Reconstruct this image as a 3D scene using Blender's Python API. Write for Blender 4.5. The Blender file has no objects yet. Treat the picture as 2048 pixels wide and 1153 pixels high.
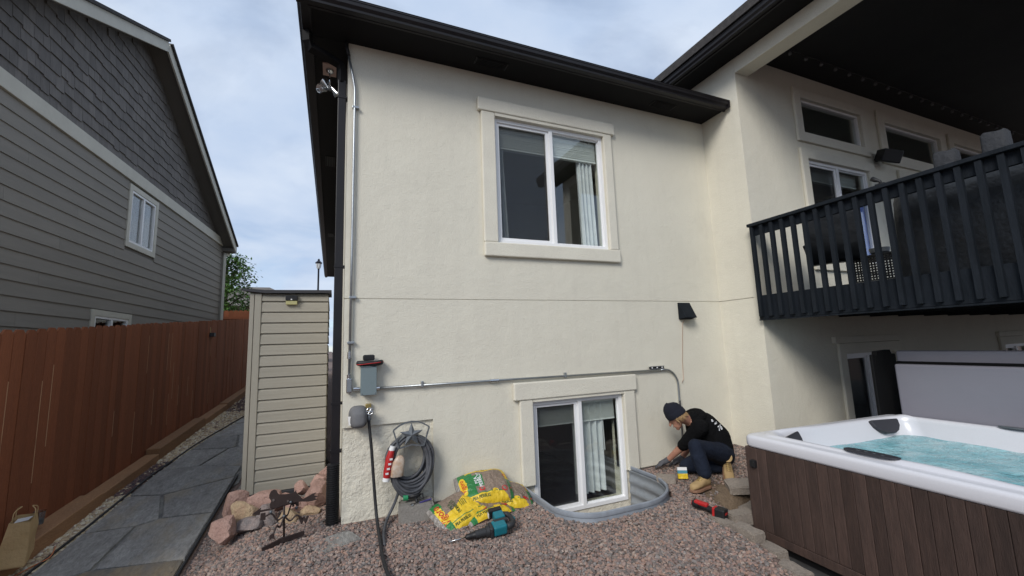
import bpy, bmesh, math, random
import numpy as np
from mathutils import Matrix, Vector, noise as mnoise
random.seed(7); rng = np.random.default_rng(7)
S = bpy.context.scene
col = S.collection
RAD = math.radians
# ------------------------------------------------------------------ camera
yaw, pit, rol = RAD(23.255), RAD(7.628), RAD(-2.076)
fw = Vector((math.sin(yaw)*math.cos(pit), math.cos(yaw)*math.cos(pit), math.sin(pit)))
rt = Vector((math.cos(yaw), -math.sin(yaw), 0)); up = rt.cross(fw)
r2 = math.cos(rol)*rt + math.sin(rol)*up; u2 = -math.sin(rol)*rt + math.cos(rol)*up
cd = bpy.data.cameras.new('camera'); cam = bpy.data.objects.new('camera', cd); col.objects.link(cam)
cd.sensor_width = 36; cd.lens = 840.4/2048*36; cd.clip_start = .05; cd.clip_end = 2000
m = Matrix((r2, u2, -fw)).transposed().to_4x4(); m.translation = (0, -4.3, 1.55)
cam.matrix_world = m; S.camera = cam
# ------------------------------------------------------------------ light
SUN = Vector((.55, .5, -.52)).normalized()          # direction the light travels
w = bpy.data.worlds.new('World'); S.world = w; w.use_nodes = True
nt = w.node_tree; N = nt.nodes; Lk = nt.links
bg = N['Background']; sky = N.new('ShaderNodeTexSky'); sky.sky_type = 'NISHITA'; sky.sun_disc = False
sky.sun_elevation = math.asin(-SUN.z); sky.sun_rotation = math.atan2(-SUN.x, -SUN.y); sky.altitude = 1700
tc = N.new('ShaderNodeTexCoord'); sep = N.new('ShaderNodeSeparateXYZ'); Lk.new(tc.outputs['Generated'], sep.inputs[0])
def wmath(op, a, b):
    n = N.new('ShaderNodeMath'); n.operation = op
    for i, v in enumerate((a, b)):
        if isinstance(v, (int, float)): n.inputs[i].default_value = v
        else: Lk.new(v, n.inputs[i])
    return n.outputs[0]
zc = wmath('ADD', wmath('MAXIMUM', sep.outputs[2], 0.0), .22)
cb = N.new('ShaderNodeCombineXYZ'); Lk.new(wmath('DIVIDE', sep.outputs[0], zc), cb.inputs[0]); Lk.new(wmath('DIVIDE', sep.outputs[1], zc), cb.inputs[1])
cn = N.new('ShaderNodeTexNoise'); cn.inputs['Scale'].default_value = 1.15; cn.inputs['Detail'].default_value = 7; cn.inputs['Roughness'].default_value = .55; cn.inputs['Distortion'].default_value = .5
Lk.new(cb.outputs[0], cn.inputs['Vector'])
cr = N.new('ShaderNodeValToRGB'); Lk.new(cn.outputs['Fac'], cr.inputs[0])
cr.color_ramp.elements[0].position = .30; cr.color_ramp.elements[0].color = (.25, .25, .25, 1)
cr.color_ramp.elements[1].position = .52; cr.color_ramp.elements[1].color = (1, 1, 1, 1)
cn2 = N.new('ShaderNodeTexNoise'); cn2.inputs['Scale'].default_value = 2.3; cn2.inputs['Detail'].default_value = 6
Lk.new(cb.outputs[0], cn2.inputs['Vector'])
cc = N.new('ShaderNodeValToRGB'); Lk.new(cn2.outputs['Fac'], cc.inputs[0])
cc.color_ramp.elements[0].position = .3; cc.color_ramp.elements[0].color = (.39, .49, .66, 1)
cc.color_ramp.elements[1].position = .7; cc.color_ramp.elements[1].color = (.57, .64, .75, 1)
sm = N.new('ShaderNodeVectorMath'); sm.operation = 'SCALE'; sm.inputs['Scale'].default_value = .12; Lk.new(sky.outputs[0], sm.inputs[0])
mx = N.new('ShaderNodeMix'); mx.data_type = 'RGBA'; Lk.new(cr.outputs[0], mx.inputs[0]); Lk.new(sm.outputs[0], mx.inputs[6]); Lk.new(cc.outputs[0], mx.inputs[7])
Lk.new(mx.outputs[2], bg.inputs[0]); bg.inputs[1].default_value = 1.0
sd = bpy.data.lights.new('sun', 'SUN'); sd.energy = 2.0; sd.angle = RAD(24); sd.color = (1, .96, .9)
so = bpy.data.objects.new('sun', sd); col.objects.link(so); so.rotation_euler = SUN.to_track_quat('-Z', 'Y').to_euler(); so.location = (-6, -8, 9)
S.view_settings.view_transform = 'Standard'; S.view_settings.look = 'None'; S.view_settings.gamma = 1; S.view_settings.exposure = .34
S.cycles.use_denoising = True; S.cycles.max_bounces = 8; S.cycles.transparent_max_bounces = 16

# ------------------------------------------------------------------ helpers
W = {}
def reg(o, parent=None, world=None):
    world = world if world is not None else Matrix.Identity(4)
    col.objects.link(o); o.parent = parent
    o.matrix_basis = (W[parent.name].inverted() @ world) if parent else world
    W[o.name] = world
    return o
def tag(o, label=None, cat=None, group=None, kind=None):
    for k, v in (('label', label), ('category', cat), ('group', group), ('kind', kind)):
        if v: o[k] = v
    return o
def thing(name, label, cat, loc=(0, 0, 0), rotz=0, group=None):
    o = bpy.data.objects.new(name, None); o.empty_display_size = .05
    reg(o, None, Matrix.Translation(loc) @ Matrix.Rotation(rotz, 4, 'Z'))
    return tag(o, label, cat, group)
def from_mesh(name, me, parent=None, world=None):
    return reg(bpy.data.objects.new(name, me), parent, world)
class MB:
    def __init__(s): s.v = []; s.f = []; s.mi = []; s.cur = 0
    def add(s, vs, fs):
        b = len(s.v); s.v += [tuple(v) for v in vs]; s.f += [tuple(i+b for i in f) for f in fs]; s.mi += [s.cur]*len(fs); return s
    def box(s, x0, x1, y0, y1, z0, z1, M=None):
        vs = [Vector((x, y, z)) for z in (z0, z1) for y in (y0, y1) for x in (x0, x1)]
        if M: vs = [M @ v for v in vs]
        return s.add(vs, [(0, 2, 3, 1), (4, 5, 7, 6), (0, 1, 5, 4), (1, 3, 7, 5), (3, 2, 6, 7), (2, 0, 4, 6)])
    def bar(s, p0, p1, wd, ht, upv=(0, 0, 1)):
        p0, p1 = Vector(p0), Vector(p1); d = (p1-p0).normalized(); a = d.cross(Vector(upv)).normalized(); c = a.cross(d)
        vs = [p + a*sx*wd/2 + c*sz*ht/2 for p in (p0, p1) for sz in (-1, 1) for sx in (-1, 1)]
        return s.add(vs, [(0, 1, 3, 2), (4, 6, 7, 5), (0, 4, 5, 1), (1, 5, 7, 3), (3, 7, 6, 2), (2, 6, 4, 0)])
    def prism(s, poly, h0, h1, M=None):
        n = len(poly); vs = [Vector((p[0], p[1], h)) for h in (h0, h1) for p in poly]
        if M: vs = [M @ v for v in vs]
        return s.add(vs, [tuple(range(n))[::-1], tuple(range(n, 2*n))] + [(i, (i+1) % n, n+(i+1) % n, n+i) for i in range(n)])
    def tube(s, pts, r, n=8, cap=True, sq=None):
        pts = [Vector(p) for p in pts]; k = len(pts); rs = r if isinstance(r, (list, tuple)) else [r]*k
        vs = []; fs = []; a = None
        for i in range(k):
            d = (pts[min(i+1, k-1)]-pts[max(i-1, 0)]).normalized()
            if a is None:
                a = d.cross(Vector((0, 0, 1)))
                if a.length < .1: a = d.cross(Vector((0, 1, 0)))
            a = (a - d*a.dot(d)).normalized(); b = d.cross(a)
            for j in range(n):
                t = 2*math.pi*j/n + (math.pi/4 if n == 4 else 0)
                vs.append(pts[i] + (a*math.cos(t) + b*math.sin(t))*rs[i])
        for i in range(k-1):
            for j in range(n): fs.append((i*n+j, i*n+(j+1) % n, (i+1)*n+(j+1) % n, (i+1)*n+j))
        if cap: fs += [tuple(range(n))[::-1], tuple(range((k-1)*n, k*n))]
        return s.add(vs, fs)
    def lathe(s, prof, c=(0, 0, 0), n=16, M=None):
        vs = []; fs = []; c = Vector(c); k = len(prof)
        for r, z in prof:
            for j in range(n):
                t = 2*math.pi*j/n; v = Vector((r*math.cos(t), r*math.sin(t), z)); vs.append((M @ v if M else v) + c)
        for i in range(k-1):
            for j in range(n): fs.append((i*n+j, i*n+(j+1) % n, (i+1)*n+(j+1) % n, (i+1)*n+j))
        fs += [tuple(range(n))[::-1], tuple(range((k-1)*n, k*n))]
        return s.add(vs, fs)
    def loft(s, loops, closed=True, cap=True):
        n = len(loops[0]); vs = [p for l in loops for p in l]; fs = []
        for i in range(len(loops)-1):
            for j in range(n if closed else n-1): fs.append((i*n+j, i*n+(j+1) % n, (i+1)*n+(j+1) % n, (i+1)*n+j))
        if cap: fs += [tuple(range(n))[::-1], tuple(range((len(loops)-1)*n, len(loops)*n))]
        return s.add(vs, fs)
    def panel(s, xs, zs, solid, y0, y1):
        """slab in the XZ plane between y0 (front) and y1 with cells solid(i,j)"""
        nx, nz = len(xs)-1, len(zs)-1
        idx = {}
        def V(i, j, k):
            if (i, j, k) not in idx: idx[i, j, k] = len(vs); vs.append((xs[i], y1 if k else y0, zs[j]))
            return idx[i, j, k]
        vs = []; fs = []; ok = lambda i, j: 0 <= i < nx and 0 <= j < nz and solid(i, j)
        for i in range(nx):
            for j in range(nz):
                if not ok(i, j): continue
                fs.append((V(i, j, 0), V(i+1, j, 0), V(i+1, j+1, 0), V(i, j+1, 0)))
                fs.append((V(i, j, 1), V(i, j+1, 1), V(i+1, j+1, 1), V(i+1, j, 1)))
                if not ok(i-1, j): fs.append((V(i, j, 0), V(i, j+1, 0), V(i, j+1, 1), V(i, j, 1)))
                if not ok(i+1, j): fs.append((V(i+1, j, 0), V(i+1, j, 1), V(i+1, j+1, 1), V(i+1, j+1, 0)))
                if not ok(i, j-1): fs.append((V(i, j, 0), V(i, j, 1), V(i+1, j, 1), V(i+1, j, 0)))
                if not ok(i, j+1): fs.append((V(i, j+1, 0), V(i+1, j+1, 0), V(i+1, j+1, 1), V(i, j+1, 1)))
        return s.add(vs, fs)
    def mesh(s, name, mats, smooth=False, fix=True):
        me = bpy.data.meshes.new(name); me.from_pydata([tuple(v) for v in s.v], [], s.f)
        for mm in (mats if isinstance(mats, (list, tuple)) else [mats]): me.materials.append(mm)
        if fix:
            bm = bmesh.new(); bm.from_mesh(me); bmesh.ops.recalc_face_normals(bm, faces=bm.faces); bm.to_mesh(me); bm.free()
        me.polygons.foreach_set('material_index', s.mi)
        if smooth is True: me.polygons.foreach_set('use_smooth', [True]*len(me.polygons))
        elif smooth:
            me.polygons.foreach_set('use_smooth', [True]*len(me.polygons)); me.set_sharp_from_angle(angle=RAD(smooth))
        me.update(); return me
    def build(s, name, mats, parent=None, smooth=False, local=False, bevel=0, world=None, fix=True, seg=2):
        me = s.mesh(name, mats, smooth, fix)
        o = from_mesh(name, me, parent, world if world is not None else (W[parent.name] if (local and parent) else None))
        if bevel:
            b = o.modifiers.new('bevel', 'BEVEL'); b.width = bevel; b.segments = seg; b.limit_method = 'ANGLE'; b.angle_limit = RAD(35)
        return o
def smooth01(a, b, x):
    t = np.clip((x-a)/(b-a), 0, 1); return t*t*(3-2*t)

# ------------------------------------------------------------------ materials
def mat(name, base, rough=.75, alt=None, vs=3.0, vamt=.5, bump=None, metal=0, spec=.4, stretch=None, rnd=0, grain=None, island=None, coat=0, sheen=0, detail=5, dirt=None, streak=None):
    """base/alt mixed by noise of scale vs; bump=[(scale,height)]; rnd: value change per object; island: ramp per loose piece"""
    mt = bpy.data.materials.new(name); mt.use_nodes = True; t = mt.node_tree; n = t.nodes; l = t.links
    b = n['Principled BSDF']; b.inputs['Roughness'].default_value = rough; b.inputs['Metallic'].default_value = metal
    b.inputs['Specular IOR Level'].default_value = spec; b.inputs['Coat Weight'].default_value = coat; b.inputs['Sheen Weight'].default_value = sheen
    g = n.new('ShaderNodeNewGeometry'); vec = g.outputs['Position']
    if stretch:
        mp = n.new('ShaderNodeMapping'); mp.inputs['Scale'].default_value = stretch; l.new(vec, mp.inputs[0]); vec = mp.outputs[0]
    if rnd:
        oi = n.new('ShaderNodeObjectInfo'); cm = n.new('ShaderNodeVectorMath'); cm.operation = 'MULTIPLY_ADD'
        l.new(oi.outputs['Random'], cm.inputs[0]); cm.inputs[1].default_value = (37, 19, 53); l.new(vec, cm.inputs[2]); vec = cm.outputs[0]
    def noise(scale, det=detail, rg=.6):
        x = n.new('ShaderNodeTexNoise'); x.inputs['Scale'].default_value = scale; x.inputs['Detail'].default_value = det; x.inputs['Roughness'].default_value = rg
        l.new(vec, x.inputs['Vector']); return x.outputs['Fac']
    def mixc(f, a, c):
        x = n.new('ShaderNodeMix'); x.data_type = 'RGBA'
        if isinstance(f, (int, float)): x.inputs[0].default_value = f
        else: l.new(f, x.inputs[0])
        for i, q in ((6, a), (7, c)):
            if isinstance(q, tuple): x.inputs[i].default_value = (*q[:3], 1)
            else: l.new(q, x.inputs[i])
        return x.outputs[2]
    c = base
    if island:
        rp = n.new('ShaderNodeValToRGB'); l.new(g.outputs['Random Per Island'], rp.inputs[0]); el = rp.color_ramp.elements; rp.color_ramp.interpolation = 'CONSTANT'
        while len(el) < len(island): el.new(.5)
        for i, q in enumerate(island): el[i].position = i/len(island); el[i].color = (*q, 1)
        c = rp.outputs[0]
    if alt:
        rp = n.new('ShaderNodeValToRGB'); l.new(noise(vs), rp.inputs[0]); e = rp.color_ramp.elements
        e[0].position = .5-.25*vamt; e[1].position = .5+.25*vamt
        c = mixc(rp.outputs[0], c, alt)
    if grain:
        rp = n.new('ShaderNodeMapRange'); l.new(noise(grain[0], 8, .7), rp.inputs[0]); rp.inputs[1].default_value = .25; rp.inputs[2].default_value = .75
        rp.inputs[3].default_value = 1-grain[1]; rp.inputs[4].default_value = 1+grain[1]
        hs = n.new('ShaderNodeHueSaturation'); l.new(rp.outputs[0], hs.inputs['Value'])
        if isinstance(c, tuple): hs.inputs['Color'].default_value = (*c, 1)
        else: l.new(c, hs.inputs['Color'])
        c = hs.outputs[0]
    if dirt:
        dn = noise(dirt[0], 9, .65); rp = n.new('ShaderNodeMapRange'); l.new(dn, rp.inputs[0]); rp.inputs[1].default_value = dirt[1]; rp.inputs[2].default_value = dirt[1]+.14
        rp.inputs[3].default_value = 0; rp.inputs[4].default_value = dirt[2]; c = mixc(rp.outputs[0], c, dirt[3])
    if streak:
        mp2 = n.new('ShaderNodeMapping'); mp2.inputs['Scale'].default_value = (7, 7, .45); l.new(g.outputs['Position'], mp2.inputs[0])
        sn = n.new('ShaderNodeTexNoise'); sn.inputs['Scale'].default_value = 1.0; sn.inputs['Detail'].default_value = 6; l.new(mp2.outputs[0], sn.inputs['Vector'])
        rp = n.new('ShaderNodeMapRange'); l.new(sn.outputs['Fac'], rp.inputs[0]); rp.inputs[1].default_value = .52; rp.inputs[2].default_value = .75; rp.inputs[4].default_value = streak[0]; c = mixc(rp.outputs[0], c, streak[1])
    if rnd:
        rp = n.new('ShaderNodeMapRange'); l.new(oi.outputs['Random'], rp.inputs[0]); rp.inputs[3].default_value = 1-rnd; rp.inputs[4].default_value = 1+rnd
        hs = n.new('ShaderNodeHueSaturation'); l.new(rp.outputs[0], hs.inputs['Value'])
        if isinstance(c, tuple): hs.inputs['Color'].default_value = (*c, 1)
        else: l.new(c, hs.inputs['Color'])
        c = hs.outputs[0]
    if isinstance(c, tuple): b.inputs['Base Color'].default_value = (*c[:3], 1)
    else: l.new(c, b.inputs['Base Color'])
    nrm = None
    for sc_, h_ in (bump or []):
        bp = n.new('ShaderNodeBump'); bp.inputs['Strength'].default_value = 1; bp.inputs['Distance'].default_value = h_; l.new(noise(sc_, 4, .55), bp.inputs['Height'])
        if nrm: l.new(nrm, bp.inputs['Normal'])
        nrm = bp.outputs[0]
    if nrm: l.new(nrm, b.inputs['Normal'])
    return mt
def glass_mat(name, tint=(.965, .99, .975), ior=1.5, dens=.0):
    mt = bpy.data.materials.new(name); mt.use_nodes = True; t = mt.node_tree; n = t.nodes; l = t.links
    n.remove(n['Principled BSDF']); o = n['Material Output']
    tr = n.new('ShaderNodeBsdfTransparent'); tr.inputs[0].default_value = (*tint, 1)
    gl = n.new('ShaderNodeBsdfGlossy'); gl.inputs['Roughness'].default_value = .015
    g = n.new('ShaderNodeNewGeometry'); dt = n.new('ShaderNodeVectorMath'); dt.operation = 'DOT_PRODUCT'; l.new(g.outputs['Incoming'], dt.inputs[0]); l.new(g.outputs['Normal'], dt.inputs[1])
    def mth(op, a, b, c=None):          # Schlick reflectance, the same from both faces of the pane
        q = n.new('ShaderNodeMath'); q.operation = op; q.use_clamp = op == 'MULTIPLY_ADD'
        for k_, v_ in enumerate((a, b, c)):
            if v_ is None: continue
            if isinstance(v_, (int, float)): q.inputs[k_].default_value = v_
            else: l.new(v_, q.inputs[k_])
        return q.outputs[0]
    f0 = ((ior-1)/(ior+1))**2; k5 = mth('POWER', mth('SUBTRACT', 1.0, mth('ABSOLUTE', dt.outputs['Value'], 0.0)), 5.0)
    fac = mth('MULTIPLY_ADD', k5, (1-f0)*1.15, f0*2.4+dens)
    mx = n.new('ShaderNodeMixShader'); l.new(fac, mx.inputs[0]); l.new(tr.outputs[0], mx.inputs[1]); l.new(gl.outputs[0], mx.inputs[2])
    l.new(mx.outputs[0], o.inputs[0]); return mt
def screen_mat(name, c=(.012, .012, .014), f=.26):
    mt = bpy.data.materials.new(name); mt.use_nodes = True; t = mt.node_tree; n = t.nodes; l = t.links
    b = n['Principled BSDF']; b.inputs['Base Color'].default_value = (*c, 1); b.inputs['Roughness'].default_value = .9
    tr = n.new('ShaderNodeBsdfTransparent'); mx = n.new('ShaderNodeMixShader'); mx.inputs[0].default_value = f
    l.new(tr.outputs[0], mx.inputs[1]); l.new(b.outputs[0], mx.inputs[2]); l.new(mx.outputs[0], n['Material Output'].inputs[0]); return mt
M = {}
M['stucco'] = mat('stucco', (.725, .69, .58), .92, alt=(.665, .63, .53), vs=1.3, vamt=1.2, bump=[(170, .0035), (75, .0035), (16, .003), (3, .010)], grain=(70, .05), spec=.2, dirt=(1.7, .56, .2, (.50, .465, .40)), streak=(.12, (.50, .465, .40)))
M['stucco_trim'] = mat('stucco_trim', (.72, .685, .58), .92, alt=(.67, .635, .54), vs=2.5, bump=[(150, .004), (65, .004)], grain=(70, .05), spec=.2)
M['foundation'] = mat('painted_foundation', (.73, .69, .575), .9, alt=(.67, .63, .525), vs=4, vamt=1.1, bump=[(30, .01), (9, .02), (120, .003)], spec=.2)
M['dark_trim'] = mat('dark_brown_paint', (.010, .0088, .0102), .42, alt=(.014, .012, .013), vs=4, spec=.35)
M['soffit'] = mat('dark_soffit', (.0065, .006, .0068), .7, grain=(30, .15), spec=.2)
M['ceiling'] = mat('porch_ceiling', (.008, .008, .009), .75, alt=(.011, .011, .011), vs=2)
M['roof'] = mat('roof_shingle', (.06, .055, .052), .9, alt=(.04, .037, .036), vs=14, bump=[(40, .01)])
M['vinyl'] = mat('white_vinyl', (.80, .80, .80), .35, grain=(8, .03))
M['interior'] = mat('interior_paint', (.52, .51, .47), .9)
M['curtain'] = mat('grey_curtain', (.74, .75, .76), .9, alt=(.64, .65, .67), vs=8, bump=[(60, .003)])
M['blind'] = mat('blind_slats', (.80, .81, .79), .6)
M['bed'] = mat('navy_bedding', (.012, .015, .035), .9, bump=[(8, .03)])
M['glass'] = glass_mat('window_glass'); M['screen'] = screen_mat('insect_screen')
M['deck'] = mat('charcoal_deck_paint', (.012, .0155, .021), .7, spec=.18, alt=(.008, .011, .015), vs=9, stretch=(1, 1, .25), bump=[(70, .003)], grain=(40, .15))
M['galv'] = mat('galvanised_steel', (.44, .46, .47), .38, metal=.85, alt=(.33, .35, .36), vs=22, vamt=1.2, bump=[(90, .001)])
M['wellsteel'] = mat('window_well_steel', (.36, .38, .40), .5, metal=.45, alt=(.27, .29, .31), vs=14, vamt=1.4, bump=[(60, .002)], dirt=(7, .55, .4, (.3, .28, .25)))
M['wellrim'] = mat('window_well_grey_coating', (.27, .295, .33), .5, alt=(.22, .24, .27), vs=9, dirt=(11, .6, .3, (.3, .26, .22)))
M['boxgrey'] = mat('grey_enamel', (.17, .215, .225), .45, grain=(30, .05))
M['black_plastic'] = mat('black_plastic', (.012, .012, .013), .5, bump=[(200, .001)])
M['black_rubber'] = mat('black_rubber', (.02, .02, .021), .6, grain=(50, .2))
M['grey_hose'] = mat('grey_hose_rubber', (.055, .058, .066), .55, alt=(.09, .092, .10), vs=10, grain=(80, .2))
M['grey_foam'] = mat('grey_foam', (.16, .16, .165), .8, alt=(.13, .13, .135), vs=8)
M['pewter'] = mat('pewter_metal', (.11, .125, .14), .5, metal=.3, alt=(.16, .17, .18), vs=25)
M['white'] = mat('white_plastic', (.75, .75, .74), .5); M['whiteprint'] = mat('white_print', (.7, .7, .7), .6)
M['red'] = mat('red_plastic', (.42, .02, .02), .4, grain=(20, .08)); M['orange'] = mat('orange_wire', (.5, .16, .06), .5)
M['copper'] = mat('copper_wire', (.48, .32, .24), .45, metal=.4)
M['brass'] = mat('brass', (.5, .38, .15), .4, metal=.9); M['chrome'] = mat('chrome', (.62, .63, .64), .22, metal=1)
M['amber'] = mat('dirty_white_bottle', (.42, .28, .18), .4, alt=(.55, .48, .40), vs=22, vamt=.6)
M['green'] = mat('green_plastic', (.02, .22, .09), .4); M['purple'] = mat('purple_handle', (.06, .05, .2), .4)
def fence_mat(name, a, b):
    return mat(name, a, .8, alt=b, vs=2.2, vamt=1.3, stretch=(6, 6, .5), rnd=.2, grain=(30, .28), bump=[(24, .004)], spec=.25, dirt=(3.2, .63, .55, (.10, .04, .022)))
M['fence'] = fence_mat('red_brown_stain', (.265, .090, .040), (.21, .073, .035))
M['bare'] = mat('bare_cedar', (.55, .36, .21), .8)
M['timber'] = mat('weathered_timber', (.36, .19, .09), .85, alt=(.23, .125, .065), vs=2.4, vamt=1.4, stretch=(4, 1, 5), grain=(25, .25), rnd=.15, bump=[(20, .006)], dirt=(3, .58, .5, (.33, .24, .14)))
M['siding'] = mat('grey_lap_siding', (.255, .234, .203), .75, alt=(.23, .212, .185), vs=2, rnd=.05, stretch=(1, .4, 6), grain=(30, .06), bump=[(40, .002)])
M['nshingle'] = mat('charcoal_shake', (.165, .15, .138), .8, alt=(.135, .123, .114), vs=10, rnd=.16, stretch=(1, 2, .4), bump=[(60, .003)])
M['ntrim'] = mat('greige_trim', (.56, .54, .465), .7, alt=(.52, .50, .43), vs=4, grain=(20, .04))
M['nsoffit'] = mat('grey_soffit', (.15, .14, .125), .8)
M['shed'] = mat('beige_resin', (.37, .345, .285), .6, alt=(.335, .31, .255), vs=3, stretch=(.5, 1, 20), grain=(60, .06), rnd=.04, bump=[(50, .002)], dirt=(2.2, .63, .35, (.33, .20, .13)))
M['shed_trim'] = mat('beige_resin_trim', (.36, .335, .275), .5, grain=(20, .05), dirt=(2.5, .62, .25, (.29, .225, .165)))
M['shed_dark'] = mat('dark_grey_resin', (.04, .04, .045), .6)
STONE = [(.36, .225, .18), (.15, .145, .14), (.29, .19, .16), (.46, .37, .31), (.10, .098, .097), (.37, .255, .205), (.22, .18, .165), (.33, .24, .205), (.125, .12, .115), (.41, .255, .19), (.26, .205, .185), (.28, .26, .245), (.20, .145, .13), (.35, .26, .215), (.18, .175, .16), (.40, .28, .22)]
STONE = [tuple(.86*(.72*c+.28*q) for c, q in zip(k, (.27, .205, .18))) for k in STONE]
M['gravel'] = mat('crushed_granite', (.3, .2, .17), .85, island=STONE, grain=(160, .25), spec=.25)
M['cream'] = mat('cream_pebble', (.5, .42, .3), .75, island=[(.55, .44, .29), (.62, .53, .38), (.48, .36, .22), (.66, .60, .48), (.40, .30, .20), (.58, .47, .30), (.30, .22, .17)], grain=(90, .15))
M['darkgravel'] = mat('dark_red_gravel', (.14, .08, .08), .85, island=[(.13, .075, .075), (.10, .07, .075), (.17, .10, .09), (.08, .065, .07), (.2, .14, .12)], grain=(120, .2))
M['ground'] = mat('gravelly_soil', (.16, .115, .095), .95, alt=(.22, .16, .135), vs=45, vamt=1.0, bump=[(60, .02), (14, .03)], grain=(90, .35))
M['soil'] = mat('bare_soil', (.20, .145, .095), .98, alt=(.13, .09, .06), vs=9, vamt=1.2, bump=[(90, .006), (25, .014), (7, .03)], grain=(70, .3))
M['slate'] = mat('slate_flagstone', (.20, .19, .175), .65, alt=(.31, .298, .275), vs=6, vamt=.7, stretch=(1.5, .55, 1), rnd=.14, grain=(26, .4), bump=[(9, .015), (26, .010), (70, .004)], dirt=(1.8, .53, .55, (.29, .235, .155)), spec=.4, detail=9)
M['slate_tan'] = mat('tan_flagstone', (.27, .20, .115), .7, alt=(.15, .14, .125), vs=5, vamt=.8, stretch=(1.5, .55, 1), detail=9, grain=(24, .35), bump=[(16, .012), (60, .004)], dirt=(3, .58, .7, (.12, .12, .125)))
M['mortar'] = mat('mortar', (.25, .235, .205), .95, alt=(.13, .125, .12), vs=8, bump=[(60, .006)], grain=(40, .2))
M['concrete'] = mat('concrete', (.27, .25, .225), .92, alt=(.20, .185, .165), vs=4, vamt=1.3, bump=[(60, .004), (15, .006)], grain=(70, .2))
M['pad'] = mat('dark_wet_slab', (.045, .045, .047), .7, alt=(.075, .072, .07), vs=5, vamt=1.2, bump=[(40, .004)], grain=(50, .25))
M['paver'] = mat('concrete_paver', (.29, .245, .20), .92, alt=(.20, .17, .145), vs=9, vamt=1.3, rnd=.18, bump=[(70, .006), (18, .01)], grain=(60, .3), dirt=(6, .57, .5, (.30, .25, .19)))
M['rock'] = mat('pink_granite', (.44, .29, .24), .88, alt=(.31, .185, .15), vs=9, vamt=1.3, rnd=.2, bump=[(30, .02), (90, .006)], grain=(110, .3), dirt=(5, .58, .5, (.42, .33, .27)))
M['rock_tan'] = mat('tan_rock', (.38, .26, .17), .88, alt=(.42, .32, .20), vs=9, rnd=.12, bump=[(30, .02), (90, .006)], grain=(90, .3))
M['rock_grey'] = mat('grey_rock', (.27, .21, .19), .88, alt=(.17, .15, .145), vs=9, rnd=.12, bump=[(30, .02), (90, .006)], grain=(90, .3))
M['rust'] = mat('dark_brown_iron', (.035, .024, .022), .55, metal=.3, alt=(.055, .038, .034), vs=12, vamt=1.2)
M['paper'] = mat('brown_paper', (.50, .34, .165), .85, alt=(.45, .31, .15), vs=5, bump=[(10, .01), (40, .003)])
M['clear_plastic'] = glass_mat('clear_plastic', (.82, .82, .83), 1.4, .12)
M['tubshell'] = mat('white_acrylic', (.64, .64, .675), .25, grain=(140, .04), spec=.5)
M['tubwood'] = mat('brown_plank', (.078, .047, .037), .65, dirt=(5, .64, .7, (.02, .012, .01)), alt=(.036, .024, .02), vs=2.6, vamt=1.3, stretch=(5, 5, .55), rnd=.3, grain=(14, .35), bump=[(40, .003)])
M['tubpad'] = mat('grey_headrest', (.035, .035, .042), .5)
M['cover_vinyl'] = mat('lavender_grey_vinyl', (.215, .208, .243), .5, alt=(.21, .208, .24), vs=2.2, vamt=1.2, bump=[(5, .006)])
M['cover_black'] = mat('black_cover_vinyl', (.005, .005, .0055), .65, bump=[(6, .01)], spec=.15)
M['cover_cloth'] = mat('dark_grill_cover', (.012, .014, .017), .38, alt=(.02, .023, .027), vs=3, bump=[(3.5, .03), (12, .004)])
M['grey_cloth'] = mat('grey_cover_cloth', (.03, .032, .037), .8, bump=[(12, .03)])
M['leaf'] = mat('leaf_green', (.10, .20, .035), .6, alt=(.05, .12, .02), vs=3, vamt=1.2, island=None)
M['bark'] = mat('bark', (.09, .065, .05), .9)
M['farroof'] = mat('far_roof', (.16, .14, .125), .9, alt=(.13, .115, .10), vs=1.5, grain=(8, .1)); M['farwall'] = mat('far_wall', (.38, .34, .29), .9)
M['lamp_glass'] = mat('lamp_glass', (.7, .7, .68), .3); M['lamp_black'] = mat('lamp_black', (.012, .012, .02), .4)
M['skin'] = mat('skin', (.42, .215, .145), .55, alt=(.36, .175, .118), vs=14); M['hair'] = mat('blond_hair', (.30, .19, .09), .7, grain=(90, .3))
M['hoodie'] = mat('black_hoodie', (.004, .004, .0045), .95, bump=[(13, .03), (40, .008)], spec=.15)
M['jeans'] = mat('dark_blue_jeans', (.007, .0095, .018), .9, spec=.2, alt=(.015, .021, .037), vs=7, vamt=1.3, bump=[(14, .016), (50, .004)])
M['glove'] = mat('grey_work_glove', (.05, .05, .056), .8, alt=(.09, .09, .10), vs=20); M['knit'] = mat('navy_knit', (.008, .009, .017), .95, bump=[(120, .004)])
M['boot'] = mat('tan_work_boot', (.42, .29, .14), .8, alt=(.33, .22, .10), vs=12, vamt=1.1, bump=[(60, .002)], dirt=(9, .6, .4, (.3, .22, .15))); M['sole'] = mat('boot_sole', (.24, .13, .08), .8)
M['teal'] = mat('teal_plastic', (.01, .15, .19), .4, dirt=(14, .62, .3, (.2, .18, .15))); M['tool_dark'] = mat('charcoal_tool_plastic', (.025, .026, .028), .55, dirt=(14, .6, .25, (.2, .17, .14)))
M['bag_stone'] = mat('pebbles_in_clear_plastic', (.30, .225, .17), .35, alt=(.20, .145, .11), vs=85, vamt=.7, bump=[(90, .012), (12, .02)], grain=(130, .3), spec=.5)
M['bag_yellow'] = mat('yellow_bag_print', (.72, .49, .025), .32, bump=[(12, .02), (90, .004)], spec=.5)
M['bag_green'] = mat('green_bag_print', (.022, .17, .045), .32, bump=[(12, .02), (90, .004)], spec=.5)
M['bag_red'] = mat('red_bag_print', (.5, .03, .025), .4); M['bag_text'] = mat('dark_green_print', (.03, .07, .02), .4)
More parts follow.
